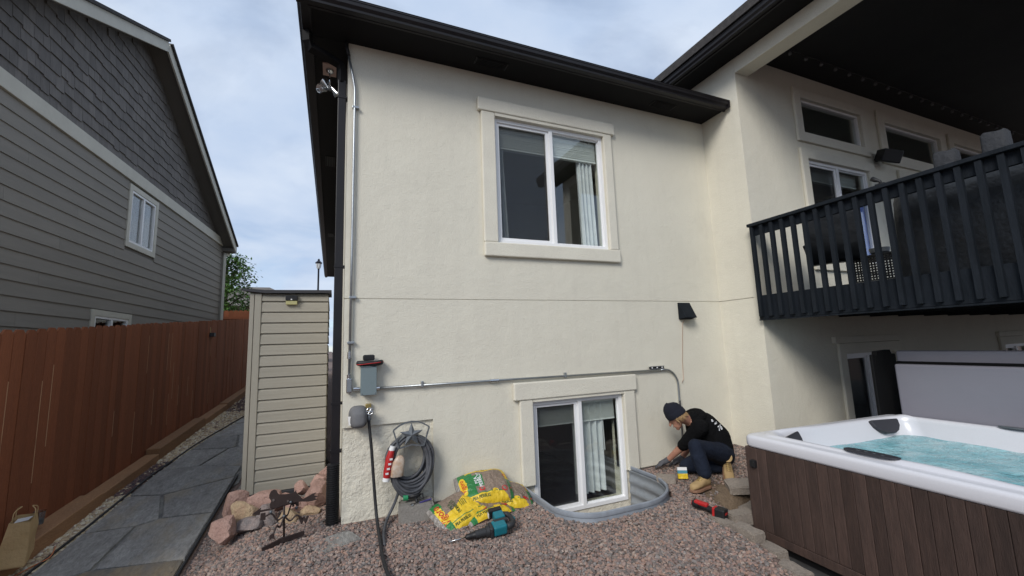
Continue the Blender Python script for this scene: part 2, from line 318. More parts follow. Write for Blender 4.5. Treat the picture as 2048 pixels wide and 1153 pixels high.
def water_mat():
    mt = bpy.data.materials.new('turquoise_water'); mt.use_nodes = True; t = mt.node_tree; n = t.nodes; l = t.links; b = n['Principled BSDF']
    g = n.new('ShaderNodeNewGeometry')
    a = n.new('ShaderNodeTexNoise'); a.inputs['Scale'].default_value = 4; a.inputs['Detail'].default_value = 6; l.new(g.outputs['Position'], a.inputs['Vector'])
    r = n.new('ShaderNodeValToRGB'); l.new(a.outputs[0], r.inputs[0]); e = r.color_ramp.elements
    e[0].position = .3; e[0].color = (.13, .36, .41, 1); e[1].position = .72; e[1].color = (.42, .62, .65, 1); k = e.new(.5); k.color = (.25, .51, .56, 1)
    l.new(r.outputs[0], b.inputs['Base Color']); b.inputs['Roughness'].default_value = .08; b.inputs['IOR'].default_value = 1.33
    p = None
    for s_, h_ in ((7, .04), (24, .013), (60, .005)):
        q = n.new('ShaderNodeTexNoise'); q.inputs['Scale'].default_value = s_; q.inputs['Detail'].default_value = 4; q.inputs['Distortion'].default_value = 1.0; l.new(g.outputs['Position'], q.inputs['Vector'])
        bp = n.new('ShaderNodeBump'); bp.inputs['Distance'].default_value = h_; l.new(q.outputs[0], bp.inputs['Height'])
        if p: l.new(p, bp.inputs['Normal'])
        p = bp.outputs[0]
    l.new(p, b.inputs['Normal']); return mt
M['water'] = water_mat()
def text_mesh(s, size, shear=0, bold=.0):
    cu = bpy.data.curves.new('t', 'FONT'); cu.body = s; cu.size = size; cu.align_x = 'CENTER'; cu.align_y = 'CENTER'; cu.shear = shear; cu.offset = bold; cu.resolution_u = 3
    o = bpy.data.objects.new('t', cu); col.objects.link(o); bpy.context.view_layer.update()
    me = bpy.data.meshes.new_from_object(o.evaluated_get(bpy.context.evaluated_depsgraph_get()))
    vs = [v.co.copy() for v in me.vertices]; fs = [tuple(p.vertices) for p in me.polygons]
    bpy.data.objects.remove(o); bpy.data.curves.remove(cu); bpy.data.meshes.remove(me); return vs, fs

# ------------------------------------------------------------------ ground
def well_in(x, y, g=0.0):
    """inside the plan of the window well (1.88..3.30, out to y=-1.03, rounded corners)"""
    x0, x1, yf, r, r_ = 1.88+g, 3.275-g, -1.0+g, .36, .62
    a = (x > x0) & (x < x1) & (y > yf) & (y < .3)
    cl = (x < x0+r) & (y < yf+r) & ((x-x0-r)**2+(y-yf-r)**2 > r*r)
    cr_ = (x > x1-r_) & (y < yf+r_) & ((x-x1+r_)**2+(y-yf-r_)**2 > r_*r_)
    return a & ~cl & ~cr_
def edge_x(y): return 3.10 + .09*np.clip(y+1.85, 0, .6) + .36*np.clip(y+1.85, -1, 0)
def hgt(x, y):
    x = np.asarray(x, float); y = np.asarray(y, float)
    zs = -.25+.075*np.clip(y, -.6, 14)
    t = smooth01(-1.10, -.5, x)*(1-smooth01(.9, 1.3, y)*(x < .1)*.8)
    g = .10*smooth01(3.5, 5.0, x)*smooth01(-.9, -.1, y) + .012*np.sin(x*5.1+y*3)*np.sin(y*4.3-x)
    h = zs*(1-t)+g*t - .13*smooth01(-1.6, -2.3, y)*smooth01(2.1, 3.0, x)
    low = smooth01(0, .10, x-edge_x(y))*smooth01(-1.28, -1.48, y)
    low2 = smooth01(3.3, 3.55, x)*smooth01(-.95, -1.3, y)
    low3 = smooth01(4.7, 5.3, x)*smooth01(-.3, -.9, y)
    d = np.maximum(low, np.maximum(low2*.9, low3*.8))
    h = h*(1-d) - .245*d
    h = h - .11*np.exp(-(((x-3.98)/.2)**2+((y+1.18)/.14)**2))
    h = np.where(well_in(x, y, -.018), -.46, h)
    h = np.where((x > .16) & (y > .12) & (y < 16), -1.5, h)
    return h
def axis(lo, hi, a, b, fine, med, coarse):
    l = list(np.arange(a, b+1e-6, fine)); x = a
    s = med
    while x > lo: x -= s; l.append(x); s *= 1.35
    x = b; s = med
    while x < hi: x += s; l.append(x); s *= 1.35
    return np.array(sorted(l))
gx = axis(-420, 420, -2.8, 5.4, .04, .12, 5); gy = axis(-420, 420, -2.6, 1.4, .04, .12, 5)
X, Y = np.meshgrid(gx, gy); Z = hgt(X, Y)
nx, ny = len(gx), len(gy)
vv = np.stack([X, Y, Z], -1).reshape(-1, 3)
ii = (np.arange(ny-1)[:, None]*nx+np.arange(nx-1)[None]).ravel()
ff = np.stack([ii, ii+1, ii+nx+1, ii+nx], -1)
def np_mesh(name, v, f, mats, smooth=False, mi=None):
    me = bpy.data.meshes.new(name); k = f.shape[1]
    me.vertices.add(len(v)); me.vertices.foreach_set('co', np.ascontiguousarray(v, np.float32).ravel())
    me.loops.add(f.size); me.loops.foreach_set('vertex_index', np.ascontiguousarray(f, np.int32).ravel())
    me.polygons.add(len(f)); me.polygons.foreach_set('loop_start', np.arange(0, f.size, k, dtype=np.int32))
    for mm in (mats if isinstance(mats, (list, tuple)) else [mats]): me.materials.append(mm)
    if mi is not None: me.polygons.foreach_set('material_index', np.asarray(mi, np.int32))
    me.polygons.foreach_set('use_smooth', [smooth]*len(f)); me.update(calc_edges=True); me.validate(); return me
fc = vv[ff].mean(1)
soilm = ((((fc[:, 0]-3.85)/.62)**2+((fc[:, 1]+1.05)/.34)**2) < 1+.5*np.sin(fc[:, 0]*17)*np.cos(fc[:, 1]*21)) | ((fc[:, 0] > 3.2) & (fc[:, 1] < -1.0) & (fc[:, 0] < 4.4) & (fc[:, 1] > -1.6))
tag(from_mesh('ground', np_mesh('ground', vv, ff, [M['ground'], M['soil']], True, soilm.astype(int))), kind='structure')

ICO_V = None
def ico():
    t = (1+5**.5)/2
    v = np.array([(-1, t, 0), (1, t, 0), (-1, -t, 0), (1, -t, 0), (0, -1, t), (0, 1, t), (0, -1, -t), (0, 1, -t), (t, 0, -1), (t, 0, 1), (-t, 0, -1), (-t, 0, 1)])/math.hypot(1, t)
    f = np.array([(0, 11, 5), (0, 5, 1), (0, 1, 7), (0, 7, 10), (0, 10, 11), (1, 5, 9), (5, 11, 4), (11, 10, 2), (10, 7, 6), (7, 1, 8), (3, 9, 4), (3, 4, 2), (3, 2, 6), (3, 6, 8), (3, 8, 9), (4, 9, 5), (2, 4, 11), (6, 2, 10), (8, 6, 7), (9, 8, 1)])
    return v, f
def stones(name, x, y, z, smin, smax, mats, rough=.28, smooth=False, flat=.62):
    n = len(x); v0, f0 = ico()
    r = smin+(smax-smin)*rng.random(n)**1.6
    sc = np.stack([r*(.75+.5*rng.random(n)), r*(.75+.5*rng.random(n)), r*flat*(.7+.6*rng.random(n))], -1)
    P = v0[None]*(1+rough*(rng.random((n, 12, 1))-.5)*2)
    P = P*sc[:, None, :]
    # random rotations (axis tilt + spin)
    a = rng.random(n)*2*np.pi; tl = rng.normal(0, .45, n); ca, sa, ct, st = np.cos(a), np.sin(a), np.cos(tl), np.sin(tl)
    px, py, pz = P[..., 0], P[..., 1], P[..., 2]
    py, pz = py*ct[:, None]-pz*st[:, None], py*st[:, None]+pz*ct[:, None]
    px, py = px*ca[:, None]-py*sa[:, None], px*sa[:, None]+py*ca[:, None]
    P = np.stack([px+x[:, None], py+y[:, None], pz+z[:, None]+(r*flat*.45)[:, None]], -1)
    f = (f0[None]+(np.arange(n)*12)[:, None, None]).reshape(-1, 3)
    return np_mesh(name, P.reshape(-1, 3), f, mats, smooth)
# crushed granite bed
n = 88000
sx = rng.uniform(-1.12, 5.0, n); sy = rng.uniform(-2.9, .05, n)
keep = (sx < edge_x(sy)+.0) | ((sy > -1.0) & (sx < 5.02)) | ((sy > -1.34) & (sx < 3.5))
keep &= ~well_in(sx, sy, -.03)
keep &= ~((sx > .1) & (sy > -.02))
ps = np.exp(-(((sx-3.8)/.5)**2+((sy+1.0)/.3)**2)*.9)          # bare soil where the man digs
keep &= rng.random(n) > ps*1.05
keep &= ~((sx > 3.4) & (rng.random(n) < .35))
keep &= ~((sx < -.45) & (sy > .02)); keep &= sx > -1.08-.02*np.sin(sy*6)
for px_, py_, hx, hy in ((3.05, -1.50, .055, .11), (3.065, -1.72, .06, .115), (3.34, -1.45, .13, .06), (3.10, -1.89, .06, .1), (3.03, -2.09, .06, .11), (3.36, -.52, .08, .07)): keep &= ~((abs(sx-px_) < hx) & (abs(sy-py_) < hy))
sx, sy = sx[keep], sy[keep]
tag(from_mesh('gravel', stones('gravel', sx, sy, hgt(sx, sy)+rng.random(len(sx))*.007, .008, .0175, M['gravel'])), 'crushed pink and grey granite gravel around the house', 'gravel', kind='stuff')
# gravel on the well floor, by the rocks and along the path's right side
n = 5200
sx = np.concatenate([rng.uniform(1.9, 3.28, n), rng.uniform(-1.1, .08, n)]); sy = np.concatenate([rng.uniform(-1.0, -.02, n), rng.uniform(0, 1.2, n)])
k = np.where(np.arange(2*n) < n, well_in(sx, sy, .02), (sx > -1.08) & ~((sx > -.95) & (sy > 1.1)))
sx, sy = sx[k], sy[k]
tag(from_mesh('loose_gravel', stones('loose_gravel', sx, sy, hgt(sx, sy), .008, .018, M['gravel'])), 'gravel between the rocks and inside the window well', 'gravel', kind='stuff')
def patheL(y): return np.interp(y, [-.6, .7, 1.5, 2.9, 4.4, 6.3, 9], [-2.28, -2.24, -2.2, -2.16, -2.01, -1.66, -1.2])
def timberx(y): return -2.62+.035*y+.17
n = 9000
sy = rng.uniform(-.4, 8.6, n); a_ = timberx(sy)-.02; b_ = patheL(sy)+.02; sx = a_+(b_-a_)*rng.random(n)
wgt = ((sy < 2.35)*.95 + ((sy > 3.6) & (sy < 7.0))*.98 + .05); k = rng.random(n) < np.clip(wgt, 0, 1)
kk = k & (sx < -1.15)
tag(from_mesh('cream_pebbles', stones('cream_pebbles', sx[kk], sy[kk], hgt(sx[kk], sy[kk])+.004, .014, .03, M['cream'], .15, True)), 'cream river pebbles along the slate path', 'pebbles', kind='stuff')
n = 9000
sy = rng.uniform(-.4, 11, n); sx = np.where(sy < 7, timberx(sy)+(patheL(sy)-timberx(sy))*rng.random(n), rng.uniform(-2.4, -.9, n))
k = ((sy > 2.1) & (sy < 3.9)) | (sy > 6.8) | (rng.random(n) < .06)
tag(from_mesh('dark_gravel', stones('dark_gravel', sx[k], sy[k], hgt(sx[k], sy[k])+.002, .01, .022, M['darkgravel'])), 'dark red gravel beside the timber edging', 'gravel', kind='stuff')

# ------------------------------------------------------------------ slate path: slabs on mortar
pm = MB(); ys = np.arange(-.9, 9.01, .15)
LL = [[Vector((patheL(y), y, float(hgt(-2.0, y))+.012)), Vector((-1.12 if y < 2.2 else -1.06, y, float(hgt(-2.0, y))+.012))] for y in ys]
for i in range(len(LL)-1): pm.add([LL[i][0], LL[i][1], LL[i+1][1], LL[i+1][0]], [(0, 1, 2, 3)])
path = tag(pm.build('path', M['mortar']), kind='structure')
def clip_poly(poly, p, nrm):
    out = []
    for i in range(len(poly)):
        a, b = poly[i], poly[(i+1) % len(poly)]; da, db = (a-p).dot(nrm), (b-p).dot(nrm)
        if da <= 0: out.append(a)
        if (da < 0 < db) or (db < 0 < da): out.append(a+(b-a)*(da/(da-db)))
    return out
seeds = []
yy = -.75; row = 0
while yy < 8.8:
    k = 1 if row % 3 == 1 else 2
    for q in range(k):
        l_, r_ = float(patheL(yy)), -1.1
        seeds.append(Vector((l_+(r_-l_)*((q+.5)/k)+random.uniform(-.14, .14), yy+random.uniform(-.12, .12), 0)))
    yy += .86; row += 1
for i, s_ in enumerate(seeds):
    poly = [s_+Vector((math.cos(t), math.sin(t), 0))*1.6 for t in np.linspace(0, 2*math.pi, 24, endpoint=False)]
    for j, q in enumerate(seeds):
        if j != i and (q-s_).length < 3.4:
            d = (q-s_).normalized(); poly = clip_poly(poly, (q+s_)/2-d*.010, d)
    poly = clip_poly(poly, Vector((-1.14, 0, 0)), Vector((1, 0, 0)))
    for ya in np.arange(-.9, 9, .5):
        pass
    a0, a1 = Vector((float(patheL(s_.y-.3)), s_.y-.3, 0)), Vector((float(patheL(s_.y+.3)), s_.y+.3, 0)); d = (a1-a0).normalized()
    poly = clip_poly(poly, a0+Vector((.02, 0, 0)), Vector((-d.y, d.x, 0)))
    if len(poly) < 3: continue
    # wobble the outline
    pts = []
    for a in range(len(poly)):
        p, q = poly[a], poly[(a+1) % len(poly)]
        kk = max(1, int((q-p).length/.09))
        for e in range(kk):
            c = p+(q-p)*(e/kk); o_ = mnoise.noise(c*9)*.014; pts.append(c+(s_-c).normalized()*(.004+abs(o_)))
    tz = random.uniform(-.006, .002)
    sb = MB(); nn = len(pts); rise = lambda c: float(hgt(-2.0, c.y))
    top = [Vector((c.x, c.y, rise(c)+.028+tz)) for c in pts]; inn = [Vector((s_.x+(c.x-s_.x)*.975, s_.y+(c.y-s_.y)*.975, rise(c)+.034+tz)) for c in pts]; bot = [Vector((c.x, c.y, rise(c)-.02)) for c in pts]
    sb.add(bot+top+inn, [(a, (a+1) % nn, nn+(a+1) % nn, nn+a) for a in range(nn)]+[(nn+a, nn+(a+1) % nn, 2*nn+(a+1) % nn, 2*nn+a) for a in range(nn)]+[tuple(range(2*nn, 3*nn))])
    sb.build('flagstone', M['slate_tan'] if (s_.y < .75 and s_.x > -1.85) else M['slate'], path, smooth=30)
e_ = MB()
for xs_, yr in ((lambda y: -1.115, np.arange(-.9, 2.6, .2)), (lambda y: float(patheL(y))-.012, np.arange(-.9, 8.0, .2))):
    e_.tube([(xs_(y), y, float(hgt(-2.0, y))+.035) for y in yr], .012, 6)
tag(e_.build('path_edging', M['black_plastic'], smooth=True), kind='structure')
# patio slab under the hot tub
tag(MB().box(3.2, 18, -9, -.64, -.5, -.238).build('patio', M['pad']), kind='structure')

# ------------------------------------------------------------------ the stucco house
H = thing('stucco_house', 'cream stucco house with dark eaves and white sliding windows', 'house', (2.5, 0, 0))
# stucco coat of the garden wall, in two lifts with a joint at z 2.04
U = (1.69, 3.205, 2.685, 4.197)          # upper window opening
Lw = (2.035, 3.25, -.31, .915)           # basement window opening
MB().panel([.1, U[0], U[1], 5.04], [2.046, U[2], U[3], 4.72], lambda i, j: not (i == 1 and j == 1), 0, .2).build('wall', M['stucco'], H)
MB().panel([.1, .94, 1.9, Lw[0], Lw[1], 3.42, 5.04], [.02, .06, .84, Lw[3], 2.038], lambda i, j: not (i == 3 and j < 3) and not (i == 0 and j < 2) and not (j == 0 and i in (1, 2)), 0, .2).build('wall', M['stucco'], H)
MB().panel([.105, Lw[0], Lw[1], 5.035], [-.7, Lw[2], Lw[3], 2.2], lambda i, j: not (i == 1 and j == 1), .028, .25).build('foundation', M['foundation'], H)
MB().box(.12, 5.03, .007, .03, 2.0, 2.08).build('wall', M['stucco'], H)
MB().box(.1, .3, .2, 15.0, -.6, 4.72).build('wall', M['stucco'], H)
MB().box(5.04, 5.24, -.5, 12, 2.046, 5.36).build('wall', M['stucco'], H)
MB().box(5.04, 5.24, -.5, .0, .06, 2.038).build('wall', M['stucco'], H)
MB().box(5.06, 5.22, -.48, .1, -.6, 2.2).build('foundation', M['foundation'], H)
# patio wall with its windows, beam and ceiling
pw = [(6.35, 7.86, 4.50, 5.05), (8.545, 10.35, 4.50, 5.05), (10.86, 12.4, 4.50, 5.05), (6.35, 7.88, 2.58, 4.09), (8.9, 10.7, 2.58, 4.09), (6.61, 7.82, .03, 1.25), (11.4, 12.6, .03, 1.22)]
xs = sorted({5.04, 16}|{a for q in pw for a in q[:2]}); zs = sorted({2.046, 5.44}|{a for q in pw[:5] for a in q[2:]})
inside = lambda q, x, z: q[0] < x < q[1] and q[2] < z < q[3]
MB().panel(xs, zs, lambda i, j: not any(inside(q, (xs[i]+xs[i+1])/2, (zs[j]+zs[j+1])/2) for q in pw), -.62, -.5).build('wall', M['stucco'], H)
zs2 = [-.5, .03, 1.22, 1.25, 2.038]
MB().panel(xs, zs2, lambda i, j: not any(inside(q, (xs[i]+xs[i+1])/2, (zs2[j]+zs2[j+1])/2) for q in pw), -.62, -.5).build('wall', M['stucco'], H)
MB().box(5.045, 16, -.6, -.52, 1.9, 2.2).build('foundation', M['foundation'], H)
MB().box(5.04, 5.29, -3.72, -.62, 5.15, 5.36).build('beam', M['stucco_trim'], H, bevel=.008)
MB().box(5.04, 5.34, -4.02, -3.72, -.3, 5.15).build('column', M['stucco_trim'], H)
MB().box(5.04, 16, -4.02, -3.722, 5.1505, 5.358).build('beam', M['stucco_trim'], H, bevel=.008)
MB().box(15.6, 15.9, -3.7, -.62, 5.15, 5.36).build('beam', M['stucco_trim'], H)
MB().box(5.29, 16, -4.0, -.5, 5.44, 5.5).build('ceiling', M['ceiling'], H)
# joints of soffit boards on the ceiling
# roofs
rf = MB().loft([[(-.36, -.52, 4.80), (5.03, -.52, 4.80), (5.03, 15.4, 4.80), (-.36, 15.4, 4.80)], [(2.3, 2.1, 5.66), (2.36, 2.1, 5.66), (2.36, 12.8, 5.66), (2.3, 12.8, 5.66)]]).build('roof', M['roof'], H)
rr = MB().loft([[(4.55, y, 5.46), (10.4, y, 7.3), (16.2, y, 5.46), (16.2, y, 5.60), (10.4, y, 7.42), (4.55, y, 5.58)] for y in (-4.4, 13)]).build('roof', M['roof'], H)
MB().add([(4.9, -4.03, 5.36), (15.9, -4.03, 5.36), (15.9, -4.03, 5.5), (10.4, -4.03, 7.25), (4.9, -4.03, 5.5)], [(0, 1, 2, 3, 4)]).build('gable_wall', M['stucco'], H)
# eaves: soffits, fascias, gutters
MB().box(-.24, 5.03, -.40, -.002, 4.715, 4.74).build('soffit', M['soffit'], H)
MB().box(-.24, .098, 0.002, 15.2, 4.715, 4.74).build('soffit', M['soffit'], H)
MB().box(-.24, 5.03, -.425, -.40, 4.69, 4.80).build('fascia', M['dark_trim'], H)
MB().box(-.265, -.24, -.425, 15.2, 4.69, 4.80).build('fascia', M['dark_trim'], H)
gp = [(0, 0), (.062, 0), (.066, .02), (.088, .045), (.092, .078), (.098, .08), (.098, .092), (.086, .092), (.08, .05), (.056, .012), (.006, .012), (.006, .09), (0, .09)]
def gutter(p0, p1, out, name='gutter'):
    p0, p1, out = Vector(p0), Vector(p1), Vector(out)
    return MB().loft([[p+out*a+Vector((0, 0, b)) for a, b in gp] for p in (p0, p1)]).build(name, M['dark_trim'], H)
gutter((-.36, -.425, 4.695), (5.0, -.425, 4.695), (0, -1, 0)); gutter((-.265, -.50, 4.6955), (-.265, 15.3, 4.6955), (-1, 0, 0))
MB().box(4.99, 5.004, -.53, -.42, 4.69, 4.79).build('gutter_end', M['dark_trim'], H)
MB().box(4.70, 5.04, -4.3, 12, 5.36, 5.385).build('soffit', M['soffit'], H)
MB().box(4.675, 4.70, -4.35, 12, 5.34, 5.46).build('fascia', M['dark_trim'], H)
gutter((4.675, -4.4, 5.355), (4.675, 12, 5.355), (-1, 0, 0))
def soffit_vent(x, y, dx, dy):
    v = MB().box(x-dx, x+dx, y-dy, y+dy, 4.708, 4.716).build('soffit_vent', M['black_plastic'], H)
    q = MB(); lng = dx > dy
    for k in range(5):
        t = -1+.4*k+.2
        if lng: q.box(x-dx*.92, x+dx*.92, y+dy*t-.006, y+dy*t+.006, 4.703, 4.709)
        else: q.box(x+dx*t-.006, x+dx*t+.006, y-dy*.92, y+dy*.92, 4.703, 4.709)
    q.build('louvre', M['soffit'], v)
soffit_vent(4.1, -.21, .19, .06); soffit_vent(-.09, 3.05, .07, .2); soffit_vent(-.09, 8.0, .07, .2); soffit_vent(1.6, -.21, .19, .06)
# downspout on the corner with its offset elbow
ds = MB().tube([(-.285, -.06, 4.70), (-.28, -.05, 4.60), (-.255, -.03, 4.555), (-.06, .055, 4.53), (.02, .07, 4.50), (.045, .075, 4.44), (.045, .075, 4.30)], .05, 4).build('downspout', M['soffit'], H)
dm = MB().box(.006, .084, .045, .105, .5, 4.32).build('downspout', M['dark_trim'], H, bevel=.006)
for z in (4.12, 2.35, 1.05, .62): MB().box(.002, .1, .04, .11, z, z+.022).build('strap', M['dark_trim'], dm)
# corner trim bead
def window(x0, x1, z0, z1, y, split=True, screen=True, b=.045, front=.012, mid=None):
    xm = (x0+x1)/2 if mid is None else mid
    xs_ = [x0, x0+b, xm-b*.55, xm+b*.55, x1-b, x1] if split else [x0, x0+b, x1-b, x1]
    zs_ = [z0, z0+b, z1-b, z1]
    wf = MB().panel(xs_, zs_, lambda i, j: not (j == 1 and i % 2 == 1), y+front, y+front+.075).build('window', M['vinyl'], H, bevel=.004)
    if split:
        s = .03; a0, a1, c0, c1 = xs_[1], xs_[2], zs_[1], zs_[2]
        MB().panel([a0, a0+s, a1-s*1.3, a1], [c0, c0+s, c1-s, c1], lambda i, j: not (i == 1 and j == 1), y+front+.02, y+front+.05).build('sash', M['vinyl'], wf, bevel=.003)
        a0, a1 = xs_[3], xs_[4]; s = .012
        MB().panel([a0, a0+s, a1-s, a1], [c0, c0+s, c1-s, c1], lambda i, j: not (i == 1 and j == 1), y+front+.03, y+front+.045).build('glazing_bead', M['vinyl'], wf)
        MB().box(xs_[3]+.002, xs_[4]-.002, y+front+.036, y+front+.042, c0+.002, c1-.002).build('pane', M['glass'], wf)
        MB().box(xs_[1]+.01, xs_[2]-.01, y+front+.056, y+front+.062, c0+.01, c1-.01).build('pane', M['glass'], wf)
        if screen: MB().box(xs_[1]+.004, xs_[2]-.004, y+front+.034, y+front+.0355, c0+.004, c1-.004).build('screen', M['screen'], wf)
    else:
        MB().box(xs_[1]+.002, xs_[2]-.002, y+front+.036, y+front+.042, zs_[1]+.002, zs_[2]-.002).build('pane', M['glass'], wf)
    return wf
wu = window(*U, 0, mid=2.448); wl = window(*Lw, 0, mid=2.655)
for q in pw[:3]: window(*q, -.62, split=False, b=.035)
for q in pw[3:]: window(*q, -.62, screen=q[0] < 8)
# raised stucco bands round the windows
def trim(x0, x1, z0, z1, y, t=.042, bv=.012):
    return MB().box(x0, x1, y-t, y-.0005, z0, z1).build('window_trim', M['stucco_trim'], H, bevel=bv)
trim(1.484, 3.382, 4.235, 4.392, 0, .055); trim(1.525, 1.692, 2.685, 4.234, 0); trim(3.203, 3.33, 2.685, 4.234, 0); trim(1.525, 3.345, 2.525, 2.684, 0, .05)
MB().box(1.692, 3.203, -.04, -.0005, 4.197, 4.234).build('window_trim', M['stucco_trim'], H)
trim(1.808, 3.44, .945, 1.132, 0, .055); trim(1.875, 2.034, .05, .944, 0); trim(3.251, 3.412, .02, .944, 0)
MB().box(2.034, 3.251, -.04, -.0005, .915, .944).build('window_trim', M['stucco_trim'], H)
def ring(x0, x1, z0, z1, g=.16, y=-.62, bottom=True):
    o = MB().panel([x0-g, x0, x1, x1+g], [z0-g, z0, z1, z1+g], lambda i, j: not (i == 1 and j == 1) and (bottom or j > 0), y-.042, y-.0005).build('window_trim', M['stucco_trim'], H, bevel=.01)
ring(*pw[0], .15); ring(8.545, 10.35, 4.5, 5.05, .19); ring(10.86, 12.4, 4.5, 5.05, .17)
ring(6.35, 7.88, 2.58, 4.09, .15); ring(8.9, 10.7, 2.58, 4.09, .15)
ring(6.61, 7.82, .03, 1.25, .15, bottom=False); ring(11.4, 12.6, .03, 1.22, .15, bottom=False)
MB().box(6.38, 8.03, -.672, -.6205, 1.402, 1.49).build('window_trim', M['stucco_trim'], H); MB().box(11.2, 12.8, -.672, -.6205, 1.372, 1.46).build('window_trim', M['stucco_trim'], H)
# rooms behind the glass
def room(x0, x1, y0, y1, z0, z1):
    v = [(x, y, z) for z in (z0, z1) for y in (y0, y1) for x in (x0, x1)]
    MB().add(v, [(0, 1, 3, 2), (4, 5, 7, 6), (1, 3, 7, 5), (3, 2, 6, 7), (2, 0, 4, 6)]).build('room', M['interior'], H, fix=False)
room(.5, 4.7, .2, 3.8, 2.25, 4.6); room(.5, 3.55, .25, 3.0, -.95, 1.9); room(5.3, 13, -.5, 3.5, 2.25, 5.42); room(5.3, 13.2, -.5, 3, -.4, 1.85)
def curtain(label, x0, x1, z0, z1, y, drift=0, folds=5, amp=.03):
    n_ = folds*10; l = []
    for k in range(n_+1):
        t = k/n_; w_ = amp*math.sin(t*folds*2*math.pi)+.006*math.sin(t*31)
        l.append([(x0+(x1-x0)*t+drift*(1-zz), y+w_*(1.15-.3*zz), z0+(z1-z0)*zz) for zz in (0, .35, .7, 1)])
    o = MB().loft(l, closed=False, cap=False).build('curtain', M['curtain'], smooth=True); return tag(o, label, 'curtain', None)
curtain('grey curtain at the left edge inside the upper window', 1.73, 1.83, 2.6, 4.2, .14, .06, 3)
curtain('pale curtain behind the right pane of the upper window', 2.88, 3.10, 2.6, 4.2, .15, .03, 4)
curtain('pale curtain hanging mid window in the basement room', 2.62, 3.04, -.2, .9, .15, 0, 5, .02)
curtain('narrow curtain edge at left inside the basement window', 2.06, 2.10, -.4, .9, .24, .02, 2)
def blind(label, x0, x1, z0, z1, y):
    t = thing('window_blind', label, 'blind', ((x0+x1)/2, y, z0))
    MB().box(x0, x1, y-.02, y+.03, z1, z1+.05).build('headrail', M['blind'], t)
    k = int((z1-z0)/.013)
    for j in range(k):
        z = z0+.012+j*(z1-z0-.012)/k
        MB().box(x0+.004, x1-.004, y-.022+random.uniform(-.003, .003), y+.028, z, z+.006).build('slat', M['blind'], t)
    MB().box(x0, x1, y-.023, y+.03, z0-.008, z0+.008).build('bottom_rail', M['blind'], t); return t
blind('raised white blind at the top of the upper window', 1.74, 3.16, 3.88, 4.09, .125)
bl = blind('raised white blind with wand at the top of the basement window', 2.08, 3.2, .62, .82, .135)
MB().tube([(3.04, .14, .66), (3.05, .14, .25)], .006, 6).build('wand', M['white'], bl)
blind('raised blind inside the left upper porch window', 6.4, 7.84, 3.86, 4.02, -.44)
tag(MB().loft([[(7.14+.70*k/14, -.535+.008*math.sin(k*1.9), z_) for z_ in (2.62, 3.1, 3.62)] for k in range(15)], closed=False, cap=False).build('blue_reflection_sheet', mat('blue_reflection', (.13, .24, .75), .7), smooth=True), 'bright blue sheet added for the blue reflection in the right porch window pane', 'panel')  # added blue sheet, its colour stands in for the pane's blue reflection
# bed in the basement room
bd = thing('bed', 'navy bed seen through the basement window', 'bed', (2.7, 1.2, -.9))
MB().box(1.7, 3.4, .5, 2.5, -.9, -.42).build('bed_base', M['interior'], bd)
q = MB(); L_ = []
for k in range(13):
    x = 1.65+1.8*k/12; L_.append([(x, .45+2.1*t, -.42+(.24+.05*math.sin(k*.9))*(math.sin(math.pi*t)**.35 if 0 < t < 1 else 0)*(min(1, (k+.3)/2, (12.3-k)/2))**.4) for t in np.linspace(0, 1, 14)])
q.loft(L_, closed=False, cap=False).build('duvet', M['bed'], bd, smooth=True)

# ------------------------------------------------------------------ deck
D = thing('deck', 'charcoal painted raised deck with vertical baluster railing', 'deck', (7, -2.3, 1.75))
MB().box(4.976, 5.02, -6.5, -.625, 1.752, 2.05).build('rim_board', M['deck'], D, bevel=.003)  # deck lengthened out of view past the column to darken the patio beneath
MB().box(4.97, 5.05, -6.5, -.625, 1.735, 1.750).build('drip_strip', M['deck'], D)
MB().box(5.021, 16, -6.5, -6.456, 1.752, 2.05).build('rim_board', M['deck'], D)
for k in range(15):
    MB().box(5.1+.75*k, 5.14+.75*k, -6.45, -.63, 1.765, 1.975).build('joist', M['deck'], D)
bmesh_board = MB().box(5.021, 16, -.068, .068, 1.978, 2.005).mesh('floor_board', M['deck'])
y = -.70
while y > -6.4: from_mesh('floor_board', bmesh_board, D, Matrix.Translation((0, y, 0))); y -= .1405
bal = MB().box(4.932, 4.9755, -.021, .021, 1.785, 2.932).mesh('baluster', M['deck'])
y = -.675
while y > -6.4: from_mesh('baluster', bal, D, Matrix.Translation((0, y, 0))); y -= .1305
MB().box(4.977, 5.015, -6.5, -.625, 2.825, 2.938).build('sub_rail', M['deck'], D, bevel=.003)
MB().box(4.915, 5.06, -6.5, -.63, 2.94, 2.978).build('top_rail', M['deck'], D, bevel=.004)
# things on the deck
ch = thing('patio_chair', 'black sling patio chair behind the deck railing', 'chair', (5.75, -1.1, 2.005))
Mc = Matrix.Translation((5.75, -1.15, 2.005)) @ Matrix.Rotation(RAD(-62), 4, 'Z')
def cpart(name, pts, r, n_=8): return MB().tube([Mc @ Vector(p) for p in pts], r, n_).build(name, M['black_plastic'], ch, smooth=True)
for s_ in (-1, 1):
    cpart('leg', [(s_*.27, .27, 0), (s_*.27, .25, .4), (s_*.27, .2, .6)], .014); cpart('leg', [(s_*.27, -.25, 0), (s_*.26, -.22, .42)], .014)
    cpart('armrest', [(s_*.29, .28, .6), (s_*.29, .1, .63), (s_*.28, -.25, .62)], .018)
    cpart('back_post', [(s_*.25, -.2, .4), (s_*.25, -.33, .8), (s_*.25, -.37, 1.03)], .014)
L_ = [[Mc @ Vector((x, y_, z_+.012*math.cos(x*5))) for x in np.linspace(-.25, .25, 7)] for y_, z_ in ((.27, .42), (.1, .40), (-.1, .385), (-.2, .42), (-.27, .6), (-.33, .8), (-.37, 1.02))]
